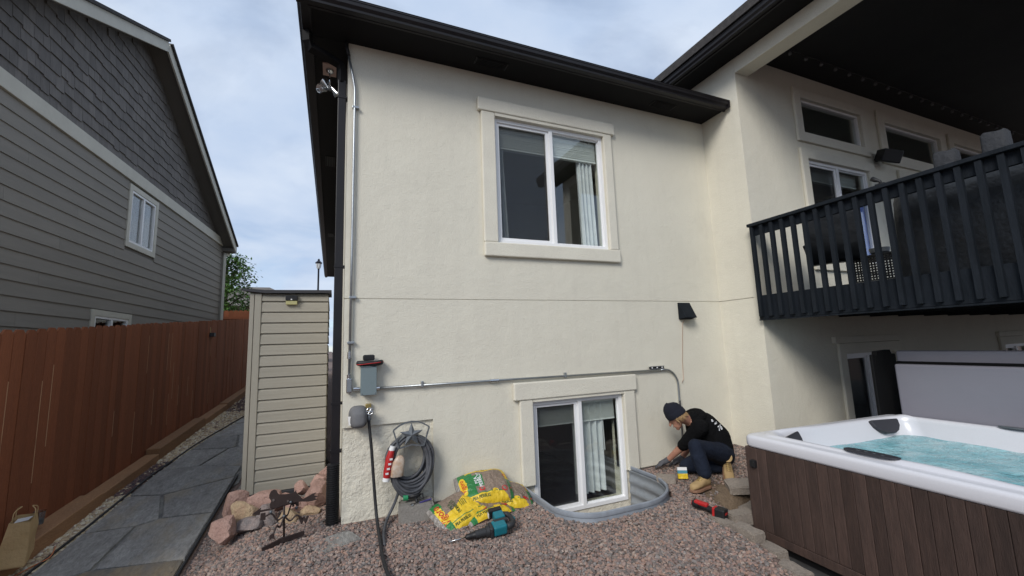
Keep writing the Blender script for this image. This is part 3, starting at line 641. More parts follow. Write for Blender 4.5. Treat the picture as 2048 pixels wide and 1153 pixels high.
MB().loft(L_, closed=False, cap=False).build('sling_seat', M['cover_cloth'], ch, smooth=True)
tb = thing('side_table', 'small dark table with perforated apron behind the railing', 'table', (6.0, -1.35, 2.005))
MB().box(5.85, 6.25, -1.75, -1.2, 2.42, 2.45).build('table_top', M['black_plastic'], tb, bevel=.006)
for x_ in (5.87, 6.23):
    for y_ in (-1.73, -1.22): MB().box(x_-.015, x_+.015, y_-.015, y_+.015, 2.005, 2.42).build('leg', M['black_plastic'], tb)
yb = np.linspace(-1.715, -1.235, 33); zb = np.linspace(2.14, 2.415, 19)
MB().panel(list(yb), list(zb), lambda i, j: not (i % 2 == 1 and j % 2 == 1), -5.868, -5.86).build('apron', M['black_plastic'], tb, world=Matrix.Rotation(RAD(90), 4, 'Z') @ Matrix.Identity(4) @ Matrix.Rotation(RAD(0), 4, 'Z'))
bk = thing('serving_bowl', 'small bowl standing on the dark side table', 'bowl', (6.0, -1.5, 2.45))
MB().lathe([(.05, 2.451), (.09, 2.48), (.1, 2.53), (.094, 2.53), (.08, 2.485)], (6.0, -1.5, 0), 16).build('bowl_body', M['pewter'], bk, smooth=40)
# long covered grill right behind the rail
L_ = []
for k, (z_, g) in enumerate(((2.03, 0), (2.1, .01), (2.5, -.005), (2.85, -.02), (2.98, -.05), (3.03, -.12), (3.04, -.2))):
    lp = []
    for t in np.linspace(0, 2*math.pi, 64, endpoint=False):
        cx, cy = math.cos(t), math.sin(t); ex = lambda c: math.copysign(abs(c)**.35, c)
        wob = 1+.012*math.sin(t*9+z_*7)+.02*mnoise.noise(Vector((cx*2, cy*2, z_*3)))
        lp.append((5.55+(.30+g)*ex(cx)*wob, -2.86+(.93+g)*ex(cy)*wob, z_+(.02*math.sin(t*5) if 2.9 < z_ else 0)))
    L_.append(lp)
gc = thing('covered_grill', 'long black fabric cover over a grill behind the railing', 'grill cover', (5.55, -2.86, 2.005))
MB().loft(L_).build('cover', M['cover_cloth'], gc, smooth=50)
for y_, zt, wd in ((-2.38, 3.27, .085), (-2.72, 3.30, .085)):
    L_ = [[(5.52+wd*1.1*f*math.copysign(abs(math.cos(t))**.5, math.cos(t)), y_+wd*f*math.copysign(abs(math.sin(t))**.5, math.sin(t)), z_+.012*math.sin(3*t)) for t in np.linspace(0, 2*math.pi, 20, endpoint=False)] for z_, f in ((2.98, 1.1), (3.1, 1.02), (zt-.02, .98), (zt, .8))]
    MB().loft(L_).build('covered_knob', M['grey_cloth'], gc, smooth=50)
sp = thing('wall_speaker', 'black wedge speaker mounted on the wall between porch windows', 'speaker', (8.22, -.62, 4.4))
Ms = Matrix.Translation((8.18, -.78, 4.34)) @ Matrix.Rotation(RAD(24), 4, 'X') @ Matrix.Rotation(RAD(-18), 4, 'Z')
MB().loft([[Ms @ Vector((a*.17, b, c*.10)) for a, c in ((-1, -1), (1, -1), (1, 1), (-1, 1))] for b in (-.10,)]+[[Ms @ Vector((a*.12, .10, c*.085)) for a, c in ((-1, -1), (1, -1), (1, 1), (-1, 1))]]).build('cabinet', M['black_plastic'], sp, bevel=.015)
MB().bar((8.18, -.70, 4.34), (8.18, -.6205, 4.34), .06, .06).build('bracket', M['black_plastic'], sp)
cl = thing('rail_clamp', 'small black clamp holder sitting on the deck rail', 'clamp', (4.99, -2.06, 2.978))
MB().box(4.95, 5.03, -2.11, -2.03, 2.979, 3.0).build('clamp_base', M['black_plastic'], cl, bevel=.005)
MB().tube([(4.99, -2.07, 2.995), (4.99, -2.06, 3.03), (4.99, -2.03, 3.05), (4.99, -2.0, 3.075)], [.012, .014, .02, .024], 10).build('holder_cup', M['black_plastic'], cl, smooth=True)
sl = thing('string_lights', 'row of clear bulbs strung under the dark porch ceiling', 'string lights', (8.5, -.98, 5.42))
pts = [(5.6+.085*k, -.98, 5.425-.015*abs(math.sin(k*math.pi/3.9))) for k in range(90)]
MB().tube(pts, .004, 5).build('cable', M['black_plastic'], sl)
bm_ = MB().lathe([(.006, 0), (.012, -.012), (.024, -.035), (.026, -.05), (.018, -.068), (.004, -.072)], (0, 0, 0), 10).mesh('bulb', mat('smoky_bulb', (.10, .10, .105), .25), True)
for k in range(21): from_mesh('bulb', bm_, sl, Matrix.Translation((5.7+.335*k, -.98, 5.41)))

# ------------------------------------------------------------------ hot tub (local frame: x right, y away, back-left corner at 0,0)
TB = thing('hot_tub', 'hot tub with white acrylic rim and dark brown plank sides', 'hot tub', (3.42, -1.53, -.238), RAD(-3.7))
TX, TY = 2.0, 2.3
def rrect(g, z, r=.10, n_=24, mod=None):
    pts = []; x0, x1, y0, y1 = g, TX-g, -TY+g, -g; r = max(.05, r+g*.55)
    for cx, cy, a0 in ((x1-r, y1-r, 0), (x0+r, y1-r, 90), (x0+r, y0+r, 180), (x1-r, y0+r, 270)):
        for k in range(n_+1):
            a = RAD(a0+90*k/n_); pts.append(Vector((cx+r*math.cos(a), cy+r*math.sin(a), z)))
    # resample the straight runs too
    out = []
    for k in range(len(pts)):
        p, q = pts[k], pts[(k+1) % len(pts)]; m_ = max(1, int(round((q-p).length/.05))) if (q-p).length > .1 else 1
        if k % (n_+1) == n_: m_ = 30
        for e in range(m_): out.append(p+(q-p)*(e/m_))
    if mod:
        nn = len(out); c0 = Vector((TX/2, -TY/2, z)); out = [c0+(p-c0)*(1+mod[0]*f)+Vector((0, 0, mod[1]*f2)) for p, f, f2 in ((p, math.sin(8*math.pi*k/nn+.8), max(0, math.sin(10*math.pi*k/nn+.4))**3) for k, p in enumerate(out))]
    return out
prof = [(-.004, .822, None), (-.026, .826, None), (-.032, .842, None), (-.031, .893, None), (-.027, .909, None), (-.016, .919, None), (.0, .922, None), (.045, .923, None), (.058, .926, None), (.066, .934, (.0, .010)), (.10, .936, (.0, .014)), (.118, .930, (.002, .014)), (.128, .918, (.003, .010)), (.136, .892, (.008, 0)), (.15, .85, (.018, 0)), (.172, .80, (.026, 0)), (.23, .66, (.03, 0)), (.34, .50, (.03, 0)), (.46, .42, (.03, 0))]
MB().loft([rrect(g, z, mod=md) for g, z, md in prof], cap=False).build('shell', M['tubshell'], TB, smooth=60, local=True)
rings = []
base_loop = rrect(.180, .772, mod=(.026, 0)); c0 = Vector((TX/2, -TY/2, .772))
for f in (1.0, .97, .93, .88, .82, .75, .67, .58, .48, .37, .25, .12):
    rings.append([(lambda p: Vector((p.x, p.y, .772+(.020*mnoise.noise(p*5.0)+.010*mnoise.noise(p*13))*(1 if f < .99 else .2))))(c0+(q-c0)*f) for q in base_loop])
rings.append([Vector((TX/2, -TY/2, .772))]*1)
wm = MB(); nn = len(base_loop); wm.loft(rings[:-1], cap=False); ci = len(wm.v); wm.v.append((TX/2, -TY/2, .772)); o_ = (len(rings)-2)*nn
for j in range(nn): wm.f.append((o_+j, o_+(j+1) % nn, ci)); wm.mi.append(0)
wm.build('water', M['water'], TB, smooth=True, local=True)
# raised moulded seat and shoulder forms above the water
def blob(name, c, r, mt_, sub=3, par=TB, rot=0, sq=2.2):
    me = bpy.data.meshes.new(name); bm = bmesh.new(); bmesh.ops.create_icosphere(bm, subdivisions=sub, radius=1)
    R_ = Matrix.Rotation(rot, 3, 'Z')
    for v in bm.verts:
        d = v.co.normalized(); k = (abs(d.x)**sq+abs(d.y)**sq+abs(d.z)**sq)**(-1/sq)
        v.co = R_ @ Vector((d.x*k*r[0], d.y*k*r[1], d.z*k*r[2]))+Vector(c)
    for f in bm.faces: f.smooth = True
    bm.to_mesh(me); bm.free(); me.materials.append(mt_); return from_mesh(name, me, par, W[par.name] if par else None)
blob('seat_moulding', (.34, -.36, .745), (.20, .16, .10), M['tubshell'], rot=.5, sq=2.6)
blob('seat_moulding', (.62, -2.05, .80), (.26, .10, .08), M['tubshell'], sq=3)
blob('seat_moulding', (.17, -1.25, .80), (.06, .3, .09), M['tubshell'], sq=3)
def headrest(c, rot):
    Mh = W[TB.name] @ Matrix.Translation(c) @ Matrix.Rotation(rot, 4, 'Z') @ Matrix.Rotation(RAD(62), 4, 'X')
    out = [(-.155, .045), (-.15, .06), (.15, .06), (.155, .045), (.14, -.005), (.10, -.05), (.05, -.072), (-.05, -.072), (-.10, -.05), (-.14, -.005)]
    MB().prism(out, -.02, .02).build('headrest', M['tubpad'], TB, world=Mh, bevel=.012, seg=3)
headrest((1.55, -.195, .875), RAD(-10)); headrest((.27, -.235, .875), RAD(22)); headrest((1.80, -1.75, .88), RAD(-90))
cp = MB().prism([(.05*math.copysign(abs(math.cos(t))**.6, math.cos(t)), .17*math.copysign(abs(math.sin(t))**.8, math.sin(t))) for t in np.linspace(0, 2*math.pi, 28, endpoint=False)], 0, .012).build('control_panel', M['tubpad'], TB, world=W[TB.name] @ Matrix.Translation((.088, -.93, .944)), bevel=.004)
for k in range(4): MB().lathe([(.011, 0), (.011, .004)], (0, 0, 0), 10).build('button', M['chrome'], cp, world=W[TB.name] @ Matrix.Translation((.088, -.85-.05*k, .956)))
MB().prism([(.035*math.cos(t), .14*math.sin(t)) for t in np.linspace(0, 2*math.pi, 24, endpoint=False)], 0, .01).build('waterfall_vent', M['pewter'], TB, world=W[TB.name] @ Matrix.Translation((1.885, -.98, .942)))
# plank sides
def plank(wd, h0, h1, d=.022): return MB().box(-wd/2+.0015, wd/2-.0015, -d, 0, h0, h1).mesh('side_plank', M['tubwood'])
pl = plank(.084, .155, .822)
nP = int((TY-.2)/.084)
for k in range(nP):
    R_ = Matrix.Translation((0, -.1-.084*(k+.5), 0)) @ Matrix.Rotation(RAD(-90), 4, 'Z'); o = from_mesh('side_plank', pl, TB, W[TB.name] @ R_ @ Matrix.Translation((0, random.uniform(-.002, .001), 0)))
    bv = o.modifiers.new('bevel', 'BEVEL'); bv.width = .003; bv.segments = 1
for k in range(int((TX-.2)/.084)):
    from_mesh('side_plank', pl, TB, W[TB.name] @ Matrix.Translation((.1+.084*(k+.5), 0, 0)) @ Matrix.Rotation(RAD(180), 4, 'Z'))
for sx_, sy_ in ((0, 0), (0, -TY)):
    MB().box(sx_-.024, sx_+.10, (sy_-.10 if sy_ == 0 else sy_-.024), (sy_+.024 if sy_ == 0 else sy_+.10), .085, .822).build('corner_panel', M['tubwood'], TB, local=True, bevel=.012)
MB().box(-.025, -.002, -TY+.1, -.1, .085, .152).build('kick_board', M['tubwood'], TB, local=True, bevel=.003)
MB().box(.0, TX, -TY, -.002, .10, .41).build('cabinet_core', M['cover_black'], TB, local=True)
MB().box(.05, TX-.05, -TY+.05, -.05, .001, .10).build('base_tray', M['black_plastic'], TB, local=True)
MB().box(-.055, -.02, -.09, -.04, .66, .72).build('cover_latch', M['black_plastic'], TB, local=True, bevel=.005)
CV = thing('hot_tub_cover', 'folded lavender grey hot tub cover standing on its lifter', 'tub cover', (5.48, -2.7, -.238), RAD(-3.7))
Wc = W[TB.name] @ Matrix.Translation((0, 0, .238))
def cbox(name, b_, mt_, bv=.02): return MB().box(*b_).build(name, mt_, CV, world=Wc, bevel=bv, seg=3)
cbox('front_half', (2.045, 2.125, -2.3, -.06, .50, 1.20), M['cover_vinyl'], .02)
cbox('rear_half', (2.17, 2.27, -2.32, -.02, .50, 1.335), M['cover_vinyl'], .025)
cbox('hinge', (2.118, 2.176, -2.31, -.035, .5, 1.225), M['cover_black'], .01)
cbox('skirt_flap', (1.90, 2.30, .045, .075, .0, 1.30), M['cover_black'], .01)
MB().prism([(1.93, 1.20), (1.98, 1.335), (2.20, 1.345), (2.27, 1.2)], -.012, .035, M=Matrix.Rotation(RAD(90), 4, 'X')).build('corner_flap', M['cover_black'], CV, world=Wc @ Matrix.Translation((0, .075, 0)))
MB().tube([(2.33, .0, -.235), (2.33, .0, .6), (2.33, -.1, 1.0), (2.33, -2.2, 1.0), (2.33, -2.3, .6), (2.33, -2.3, -.235)], .018, 8).build('lifter_bar', M['black_plastic'], CV, world=Wc, smooth=True)

# ------------------------------------------------------------------ neighbour's house (frame: s along the wall, z up, off towards us)
th = RAD(4.0); nu = Vector((math.sin(th), math.cos(th), 0)); nn_ = Vector((math.cos(th), -math.sin(th), 0)); NP = Vector((-3.45, 3.0, 0))
MN = Matrix((nu, nn_, Vector((0, 0, 1)))).transposed().to_4x4(); MN.translation = NP      # local (s, off, z)
NH = thing('neighbour_house', 'grey lap siding house with shake gable and pale trim', 'house', NP)
def nb(name, b_, mt_, bv=0, par=None): return MB().box(*b_).build(name, mt_, par or NH, world=MN, bevel=bv)
WINS = [(1.86, 2.755, 3.56, 4.50), (1.11, 2.08, 1.25, 2.22)]
zsN = sorted({-.2, 4.64}|{a for q in WINS for a in q[2:]}); xsN = sorted({-3.85, 7.0}|{a for q in WINS for a in q[:2]})
MB().panel(xsN, zsN, lambda i, j: not any(inside(q, (xsN[i]+xsN[i+1])/2, (zsN[j]+zsN[j+1])/2) for q in WINS), -.02, .12).build('wall', M['nsoffit'], NH, world=MN @ Matrix.Translation((0, -.12, 0)))
MB().box(-3.85, 7, -9, -.14, -.2, 4.7).build('wall', M['nsoffit'], NH, world=MN)
pk = (2.0, 7.44); rk_r = (6.95, 4.60); sl_l = .49
gab = [(-3.9, 4.64), (7.0, 4.64), (7.0, 4.7), (pk[0], pk[1]-.02), (-3.9, pk[1]-.02-.49*5.9)]
MB().prism(gab, -.2, -.02, M=Matrix(((1, 0, 0, 0), (0, 0, 1, 0), (0, 1, 0, 0), (0, 0, 0, 1)))).build('gable_wall', M['nshingle'], NH, world=MN)
# lap siding, board by board, cut round the windows
z = .9; ex = .178
while z < 4.62:
    z1 = min(z+ex+.02, 4.64); segs = [(-3.85, 7.0)]
    for (a, b, c, d) in WINS:
        if z1 > c-.10 and z < d+.10:
            segs = [q for s0, s1 in segs for q in ((s0, min(s1, a-.09)), (max(s0, b+.09), s1)) if q[1]-q[0] > .05]
    for s0, s1 in segs:
        cuts = [s0]+[c for c in sorted(((z*7.31) % 3.6)-4+3.6*k for k in range(5)) if s0+.3 < c < s1-.3]+[s1]
        for a, b in zip(cuts, cuts[1:]):
            MB().add([(x, o_, zz) for x in (a, b-.002) for o_, zz in ((.002, z), (.021, z), (.006, z1), (.002, z1))], [(0, 1, 2, 3), (7, 6, 5, 4), (0, 4, 5, 1), (1, 5, 6, 2), (2, 6, 7, 3), (3, 7, 4, 0)]).build('siding_board', M['siding'], NH, world=MN)
    z += ex
nb('frieze_board', (-3.87, 7.03, .002, .042, 4.64, 4.85), M['ntrim'], .004)
nb('corner_board', (-3.88, -3.78, .0, .032, .2, 4.639), M['ntrim'], .003); nb('corner_board', (6.93, 7.035, .0, .032, .2, 4.639), M['ntrim'], .003)
# gable shakes, staggered
lft = lambda z_: pk[0]-(pk[1]-z_)/.49; rgt = lambda z_: pk[0]+(pk[1]-z_)/((pk[1]-rk_r[1])/(rk_r[0]-pk[0]))
shk = []; z = 4.83; rw = 0
while z < 7.35:
    s_ = -2.3+(rw % 2)*.09
    while s_ < 7.0:
        wd = random.uniform(.13, .24); drop = random.choice((0, 0, .018, .034))
        if s_+wd*.5 > lft(z+.1) and s_+wd*.5 < rgt(z+.19): shk.append((s_, min(s_+wd, rgt(z+.02)), z-(drop if rw else 0), z+.215))
        s_ += wd
    z += .187; rw += 1
def shake(mb, q):
    a, b, c, d = q; a += .002; b -= .002
    mb.add([(x, o_, zz) for x in (a, b) for o_, zz in ((.0, c), (.024, c), (.004, d), (.0, d))], [(0, 1, 2, 3), (7, 6, 5, 4), (0, 4, 5, 1), (1, 5, 6, 2), (2, 6, 7, 3), (3, 7, 4, 0)])
shk.sort(key=lambda q: (q[0] < -.9, abs(q[0]-1.5)+.4*abs(q[2]-5)))
for q in shk[:300]:
    mb = MB(); shake(mb, q); mb.build('shake', M['nshingle'], NH, world=MN @ Matrix.Translation((0, -.018, 0)))
mb = MB()
for q in shk[300:]: shake(mb, q)
if shk[300:]: tag(mb.build('shake_field', M['nshingle'], NH, world=MN @ Matrix.Translation((0, -.018, 0))), kind='stuff')
# rakes
def rake(p, q, name, o0, o1, t0, t1, mt_):
    d = Vector((q[0]-p[0], q[1]-p[1])).normalized(); nv = Vector((-d.y, d.x)) if d.x > 0 else Vector((d.y, -d.x))
    pts = [Vector(p)+nv*t0, Vector(q)+nv*t0, Vector(q)+nv*t1, Vector(p)+nv*t1]
    return MB().loft([[(a.x, o_, a.y) for a in pts] for o_ in (o0, o1)]).build(name, mt_, NH, world=MN)
pl_ = (-3.9, pk[1]-.49*5.9)
for p, q in ((pl_, pk), (pk, rk_r)):
    rake(p, q, 'rake_board', .30, .33, -.10, .08, M['ntrim']); rake(p, q, 'soffit', -.02, .299, -.03, -.01, M['nsoffit']); rake(p, q, 'roof', -7.5, .37, .082, .13, M['roof'])
nb('eave_return', (6.80, 7.05, -7.5, .30, 4.50, 4.60), M['nsoffit']); nb('fascia', (7.051, 7.075, -7.5, .31, 4.49, 4.66), M['ntrim'])
nb('gutter', (7.076, 7.18, -7.5, .25, 4.56, 4.68), M['ntrim'], .012)
MB().tube([(7.12, .1, 4.56), (7.12, .1, 4.47), (7.05, .08, 4.44), (6.90, .075, 4.43), (6.84, .075, 4.38), (6.84, .075, .3)], .05, 4).build('downspout', M['ntrim'], NH, world=MN)
for (a, b, c, d) in WINS:
    f = MB().panel([a-.09, a, b, b+.09], [c-.09, c, d, d+.09], lambda i, j: not (i == 1 and j == 1), -.03, .0).build('window', M['ntrim'], NH, world=MN @ Matrix.Scale(-1, 4, (0, 1, 0)))
    mid = (a+b)/2
    MB().panel([a, a+.04, mid-.025, mid+.025, b-.04, b], [c, c+.04, d-.04, d], lambda i, j: not (j == 1 and i % 2 == 1), -.01, .04).build('frame', M['vinyl'], f, world=MN @ Matrix.Translation((0, -.02, 0)))
    for x0, x1 in ((a+.04, mid-.025), (mid+.025, b-.04)): MB().box(x0, x1, -.016, -.011, c+.04, d-.04).build('pane', M['glass'], f, world=MN)
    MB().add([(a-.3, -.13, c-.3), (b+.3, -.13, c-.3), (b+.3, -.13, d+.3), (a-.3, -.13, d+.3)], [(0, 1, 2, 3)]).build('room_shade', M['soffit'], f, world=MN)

# ------------------------------------------------------------------ fence, timbers
FN = thing('wooden_fence', 'long red-brown dog-eared board fence beside the slate path', 'fence', (-2.5, 4, 0))
fx = lambda y: -2.62+.035*y
fbz = lambda y: -.04+.08*(y-.7)
def dog(wd, h): return [(-wd/2, 0), (wd/2, 0), (wd/2, h-.042), (wd/2-.036, h), (-wd/2+.036, h), (-wd/2, h-.042)]
fy = .2-.143*8
while fy < 12.2:
    wd = random.uniform(.134, .143); gap = random.choice((.002, .003, .004, .007)); h = 2.02+random.uniform(-.008, .008)
    x_ = fx(fy); z_ = fbz(fy)-.16
    Mx = Matrix.Translation((x_+random.uniform(-.004, .004), fy, z_)) @ Matrix.Rotation(RAD(2)+random.uniform(-.012, .012), 4, 'Z').inverted() @ Matrix(((0, 0, 1, 0), (1, 0, 0, 0), (0, 1, 0, 0), (0, 0, 0, 1)))
    MB().prism(dog(wd, h), -.009, .009).build('fence_board', M['fence'], FN, world=Mx)
    if random.random() < .45:
        for _ in range(random.choice((1, 1, 2))):
            z0_ = random.uniform(.2, 1.35); MB().box(wd/2-.002, wd/2+.0035, z0_, min(1.85, z0_+random.uniform(.25, .8)), .008, .0105).build('bare_edge', M['bare'], FN, world=Mx)
    fy += wd+gap
for dz in (.35, 1.0, 1.6): MB().bar((fx(-.9)-.035, -.9, fbz(-.9)+dz), (fx(12)-.035, 12, fbz(12)+dz), .04, .09).build('fence_rail', M['fence'], FN)
CF = thing('cross_fence', 'red-brown fence section crossing behind the beige shed', 'fence', (-2.5, 9.9, .6))
for k in range(11):
    MB().prism(dog(.14, 2.06), -.009, .009).build('fence_board', M['fence'], CF, world=Matrix.Translation((-3.42+.143*k, 12.35-.02*k, .95)) @ Matrix.Rotation(RAD(90), 4, 'X'))
MB().box(-3.5, -1.9, 12.25, 12.3, 2.72, 2.80).build('fence_rail', M['fence'], CF); MB().box(-3.52, -3.43, 12.24, 12.36, .8, 3.02).build('fence_post', M['fence'], CF)
RF = thing('rear_fence', 'red-brown rear garden fence mirrored in the patio windows', 'fence', (4, -11.5, -.2))
rb = MB().prism(dog(.14, 1.9), -.009, .009).mesh('fence_board', M['fence'])
for k in range(150): from_mesh('fence_board', rb, RF, Matrix.Translation((-7+.1425*k, -11.5, -.25)) @ Matrix.Rotation(RAD(90), 4, 'X'))
labs = ['nearest landscape timber beside the paper bag along the fence', 'landscape timber with split end along the near fence', 'third landscape timber from the near end of the fence', 'landscape timber beside the cream pebbles along the fence', 'landscape timber near the dark gravel along the fence', 'farthest landscape timber at the end of the fence']
js = [-.9, 2.15, 3.7, 5.8, 7.4, 9.9, 12]
for k in range(6):
    a, b = js[k], js[k+1]-.012; dz = (.0, -.03, .03, -.02, -.01, 0)[k]; hh = (.24, .18, .2, .17, .16, .16)[k]
    za, zb = float(hgt(-2.4, a))+.16+dz, float(hgt(-2.4, b))+.15+dz
    tag(MB().bar((fx(a)+.10+(.015 if k == 0 else 0), a, za-hh/2), (fx(b)+.10, b, zb-hh/2), .175+(.03 if k == 0 else 0), hh).build('landscape_timber', M['timber'], bevel=.012, seg=3), labs[k], 'timber', 'timbers edging the fence')
fl = thing('fence_light', 'small dark solar light fixed to the brown fence', 'light', (-2.39, 6.4, 2.0))
MB().prism([(-.06, -.05), (.06, -.05), (.075, .03), (-.075, .03)], 0, .09, M=Matrix.Translation((-2.385, 6.45, 1.97)) @ Matrix.Rotation(RAD(90), 4, 'Z') @ Matrix.Rotation(RAD(90), 4, 'X') @ Matrix.Rotation(RAD(180), 4, 'Z')).build('lamp_body', M['black_plastic'], fl, bevel=.006)
MB().bar((-2.382, 6.45, 2.0), (-2.382, 6.45, 2.14), .012, .006, (1, 0, 0)).build('hanger', M['brass'], fl)

# ------------------------------------------------------------------ shed
SH = thing('storage_shed', 'tall beige resin storage shed between fence and house', 'shed', (-.45, 1.9, 0))
sx0, sx1, sy0, sy1 = -.872, -.048, 1.28, 2.75
MB().box(sx0+.02, sx1-.02, sy0+.03, sy1-.03, .0, 2.24).build('wall_core', M['shed_trim'], SH)
MB().box(sx0-.012, sx1+.012, sy0-.03, sy1, -.025, .03).build('base', M['shed_dark'], SH, bevel=.008)
rise = .1245
k = 0; z = .035
while z < 2.2:
    z1 = min(z+rise, 2.235)
    MB().add([(x, y_, zz) for x in (sx0+.115, sx1-.006) for y_, zz in ((sy0+.031, z), (sy0-.006, z), (sy0-.004, z+.02), (sy0-.001, z1-.03), (sy0+.022, z1), (sy0+.031, z1))], [(0, 1, 2, 3, 4, 5), (11, 10, 9, 8, 7, 6)]+[(a, a+6, (a+1) % 6+6, (a+1) % 6) for a in range(6)]).build('siding_plank', M['shed'], SH)
    MB().add([(x, y_, zz) for y_ in (sy0+.02, sy1-.05) for x, zz in ((sx1-.021, z), (sx1+.006, z), (sx1+.004, z+.02), (sx1+.001, z1-.03), (sx1-.02, z1), (sx1-.021, z1))], [(0, 1, 2, 3, 4, 5), (11, 10, 9, 8, 7, 6)]+[(a, a+6, (a+1) % 6+6, (a+1) % 6) for a in range(6)]).build('siding_plank', M['shed'], SH)
    z = z1; k += 1
MB().box(sx0+.045, sx0+.113, sy0-.014, sy0+.03, .03, 2.235).build('corner_post', M['shed_trim'], SH, bevel=.006)
MB().box(sx0-.004, sx0+.040, sy0-.010, sy0+.05, .03, 2.235).build('corner_post', M['shed_trim'], SH, bevel=.006)
MB().box(sx0-.006, sx0+.02, sy0+.055, sy1-.05, .03, 2.2).build('door_panel', M['shed_trim'], SH, bevel=.006)
MB().loft([[(sx0-.075, y_, 2.262+dz), (sx0+.15, y_, 2.238+dz), (sx1+.03, y_, 2.250+dz), (sx1+.03, y_, 2.285+dz), (sx0+.15, y_, 2.275+dz), (sx0-.075, y_, 2.29+dz)] for y_, dz in ((sy0-.05, 0), (sy1, .12))]).build('roof', M['shed_dark'], SH)
ml = thing('motion_light', 'black solar motion light under the shed roof edge', 'light', (-.45, 1.25, 2.1))
MB().box(-.512, -.385, 1.225, 1.272, 2.155, 2.215).build('solar_panel', M['black_plastic'], ml, bevel=.005)
MB().box(-.508, -.389, 1.235, 1.272, 2.105, 2.153).build('lens', mat('pale_lens', (.45, .42, .2), .35), ml, bevel=.006)
MB().lathe([(.009, 0), (.006, -.006)], (0, 0, 0), 10, M=Matrix.Rotation(RAD(90), 4, 'X')).build('sensor', M['white'], ml, world=Matrix.Translation((-.45, 1.224, 2.165)))
tag(MB().box(-1.0, -.02, 1.12, 2.9, -.2, -.028).build('shed_slab', M['concrete'], bevel=.015), kind='structure')

# ------------------------------------------------------------------ far things seen between the houses
FH = thing('distant_house', 'distant brown roofed house behind the tree', 'house', (-5, 34, 0))
MB().box(-10, -3.2, 32, 44, 0, 5.2).build('wall', M['farwall'], FH)
MB().loft([[(-11.4, 30, 4.9), (-1.6, 30, 4.9), (-1.6, 46, 4.9), (-11.4, 46, 4.9)], [(-6.6, 35.7, 7.0), (-4.9, 35.7, 7.0), (-4.9, 40, 7.0), (-6.6, 40, 7.0)]]).build('roof', M['farroof'], FH)
SLm = thing('street_lamp', 'black post lamp with glass lantern beyond the shed', 'street lamp', (-.67, 17.7, .6))
MB().lathe([(.09, .6), (.06, .9), (.045, 1.4), (.04, 5.45), (.055, 5.5)], (-.67, 17.7, 0), 12).build('post', M['lamp_black'], SLm, smooth=50)
MB().lathe([(.06, 5.5), (.09, 5.56), (.12, 5.74), (.11, 5.76)], (-.67, 17.7, 0), 6).build('lantern', M['lamp_glass'], SLm)
MB().lathe([(.15, 5.76), (.16, 5.80), (.05, 5.90), (.055, 5.94), (.02, 5.99)], (-.67, 17.7, 0), 6).build('lamp_cap', M['lamp_black'], SLm)
for k in range(6):
    a = k*math.pi/3; MB().bar((-.67+.088*math.cos(a), 17.7+.088*math.sin(a), 5.55), (-.67+.12*math.cos(a), 17.7+.12*math.sin(a), 5.76), .012, .012).build('lantern_bar', M['lamp_black'], SLm)
def tree(name, label, base, h, spread, nl, seed, ls=.16):
    rr = random.Random(seed); T = thing(name, label, 'tree', base); B = Vector(base); mb = MB(); tips = []
    mb.tube([B, B+Vector((.05, 0, h*.2)), B+Vector((-.03, .05, h*.45)), B+Vector((.04, 0, h*.75)), B+Vector((0, 0, h*.93))], [.13, .11, .085, .05, .015], 8)
    for k in range(34):
        t = .28+.66*k/34; p = B+Vector((0, 0, h*t)); a = k*2.4+rr.uniform(-.4, .4); ln = spread*(1.05-.62*max(0, t-.35)/.6)*rr.uniform(.6, 1.1)
        e = p+Vector((math.cos(a)*ln, math.sin(a)*ln, ln*rr.uniform(.25, .7))); m_ = (p+e)/2+Vector((0, 0, .12))
        mb.tube([p, m_, e], [.03, .02, .006], 5)
        for q in range(6): tips.append(m_.lerp(e, .1+.18*q)+Vector((rr.gauss(0, .14), rr.gauss(0, .14), rr.gauss(0, .1))))
    mb.build('trunk', M['bark'], T, smooth=True)
    lv = MB()
    for c in tips:
        for q in range(nl):
            p = c+Vector((rr.gauss(0, .17), rr.gauss(0, .17), rr.gauss(0, .12)))
            d = Vector((rr.gauss(0, 1), rr.gauss(0, 1), rr.gauss(-.3, .6))).normalized(); s_ = d.cross(Vector((rr.gauss(0, .4), rr.gauss(0, .4), 1))).normalized(); L = ls*rr.uniform(.6, 1.2)
            lv.add([p, p+d*L*.5+s_*L*.24, p+d*L, p+d*L*.5-s_*L*.24], [(0, 1, 2, 3)])
    lv.build('crown', M['leaf'], T, fix=False); return T
tree('ash_tree', 'leafy green tree behind the neighbour house corner', (-3.9, 15.2, .8), 4.75, 1.25, 26, 3)

# ------------------------------------------------------------------ window well
def well_loop(g, z, n_=14):
    x0, x1, yf, r, r_ = 1.88+g, 3.275-g, -1.0+g, .36-g, .62-g
    pts = [Vector((x0, -.004, z)), Vector((x0, -.2, z)), Vector((x0, -.42, z))]
    for k in range(n_+1):
        a = math.pi+math.pi/2*k/n_; pts.append(Vector((x0+r+r*math.cos(a), yf+r+r*math.sin(a), z)))
    for k in range(n_+1):
        a = 1.5*math.pi+math.pi/2*k/n_; pts.append(Vector((x1-r_+r_*math.cos(a), yf+r_+r_*math.sin(a), z)))
    return pts+[Vector((x1, -.28, z)), Vector((x1, -.15, z)), Vector((x1, -.004, z))]
WW = thing('window_well', 'grey galvanised window well around the basement window', 'window well', (2.6, -.5, -.46))
lo = []; z = -.45
while z < .045: lo.append((.014*math.sin(z*2*math.pi/.125), z)); z += .0155
MB().loft([well_loop(g, z) for g, z in lo]+[well_loop(g-.006, z) for g, z in lo[::-1]], closed=False, cap=False).build('corrugated_wall', M['wellsteel'], WW, smooth=True)
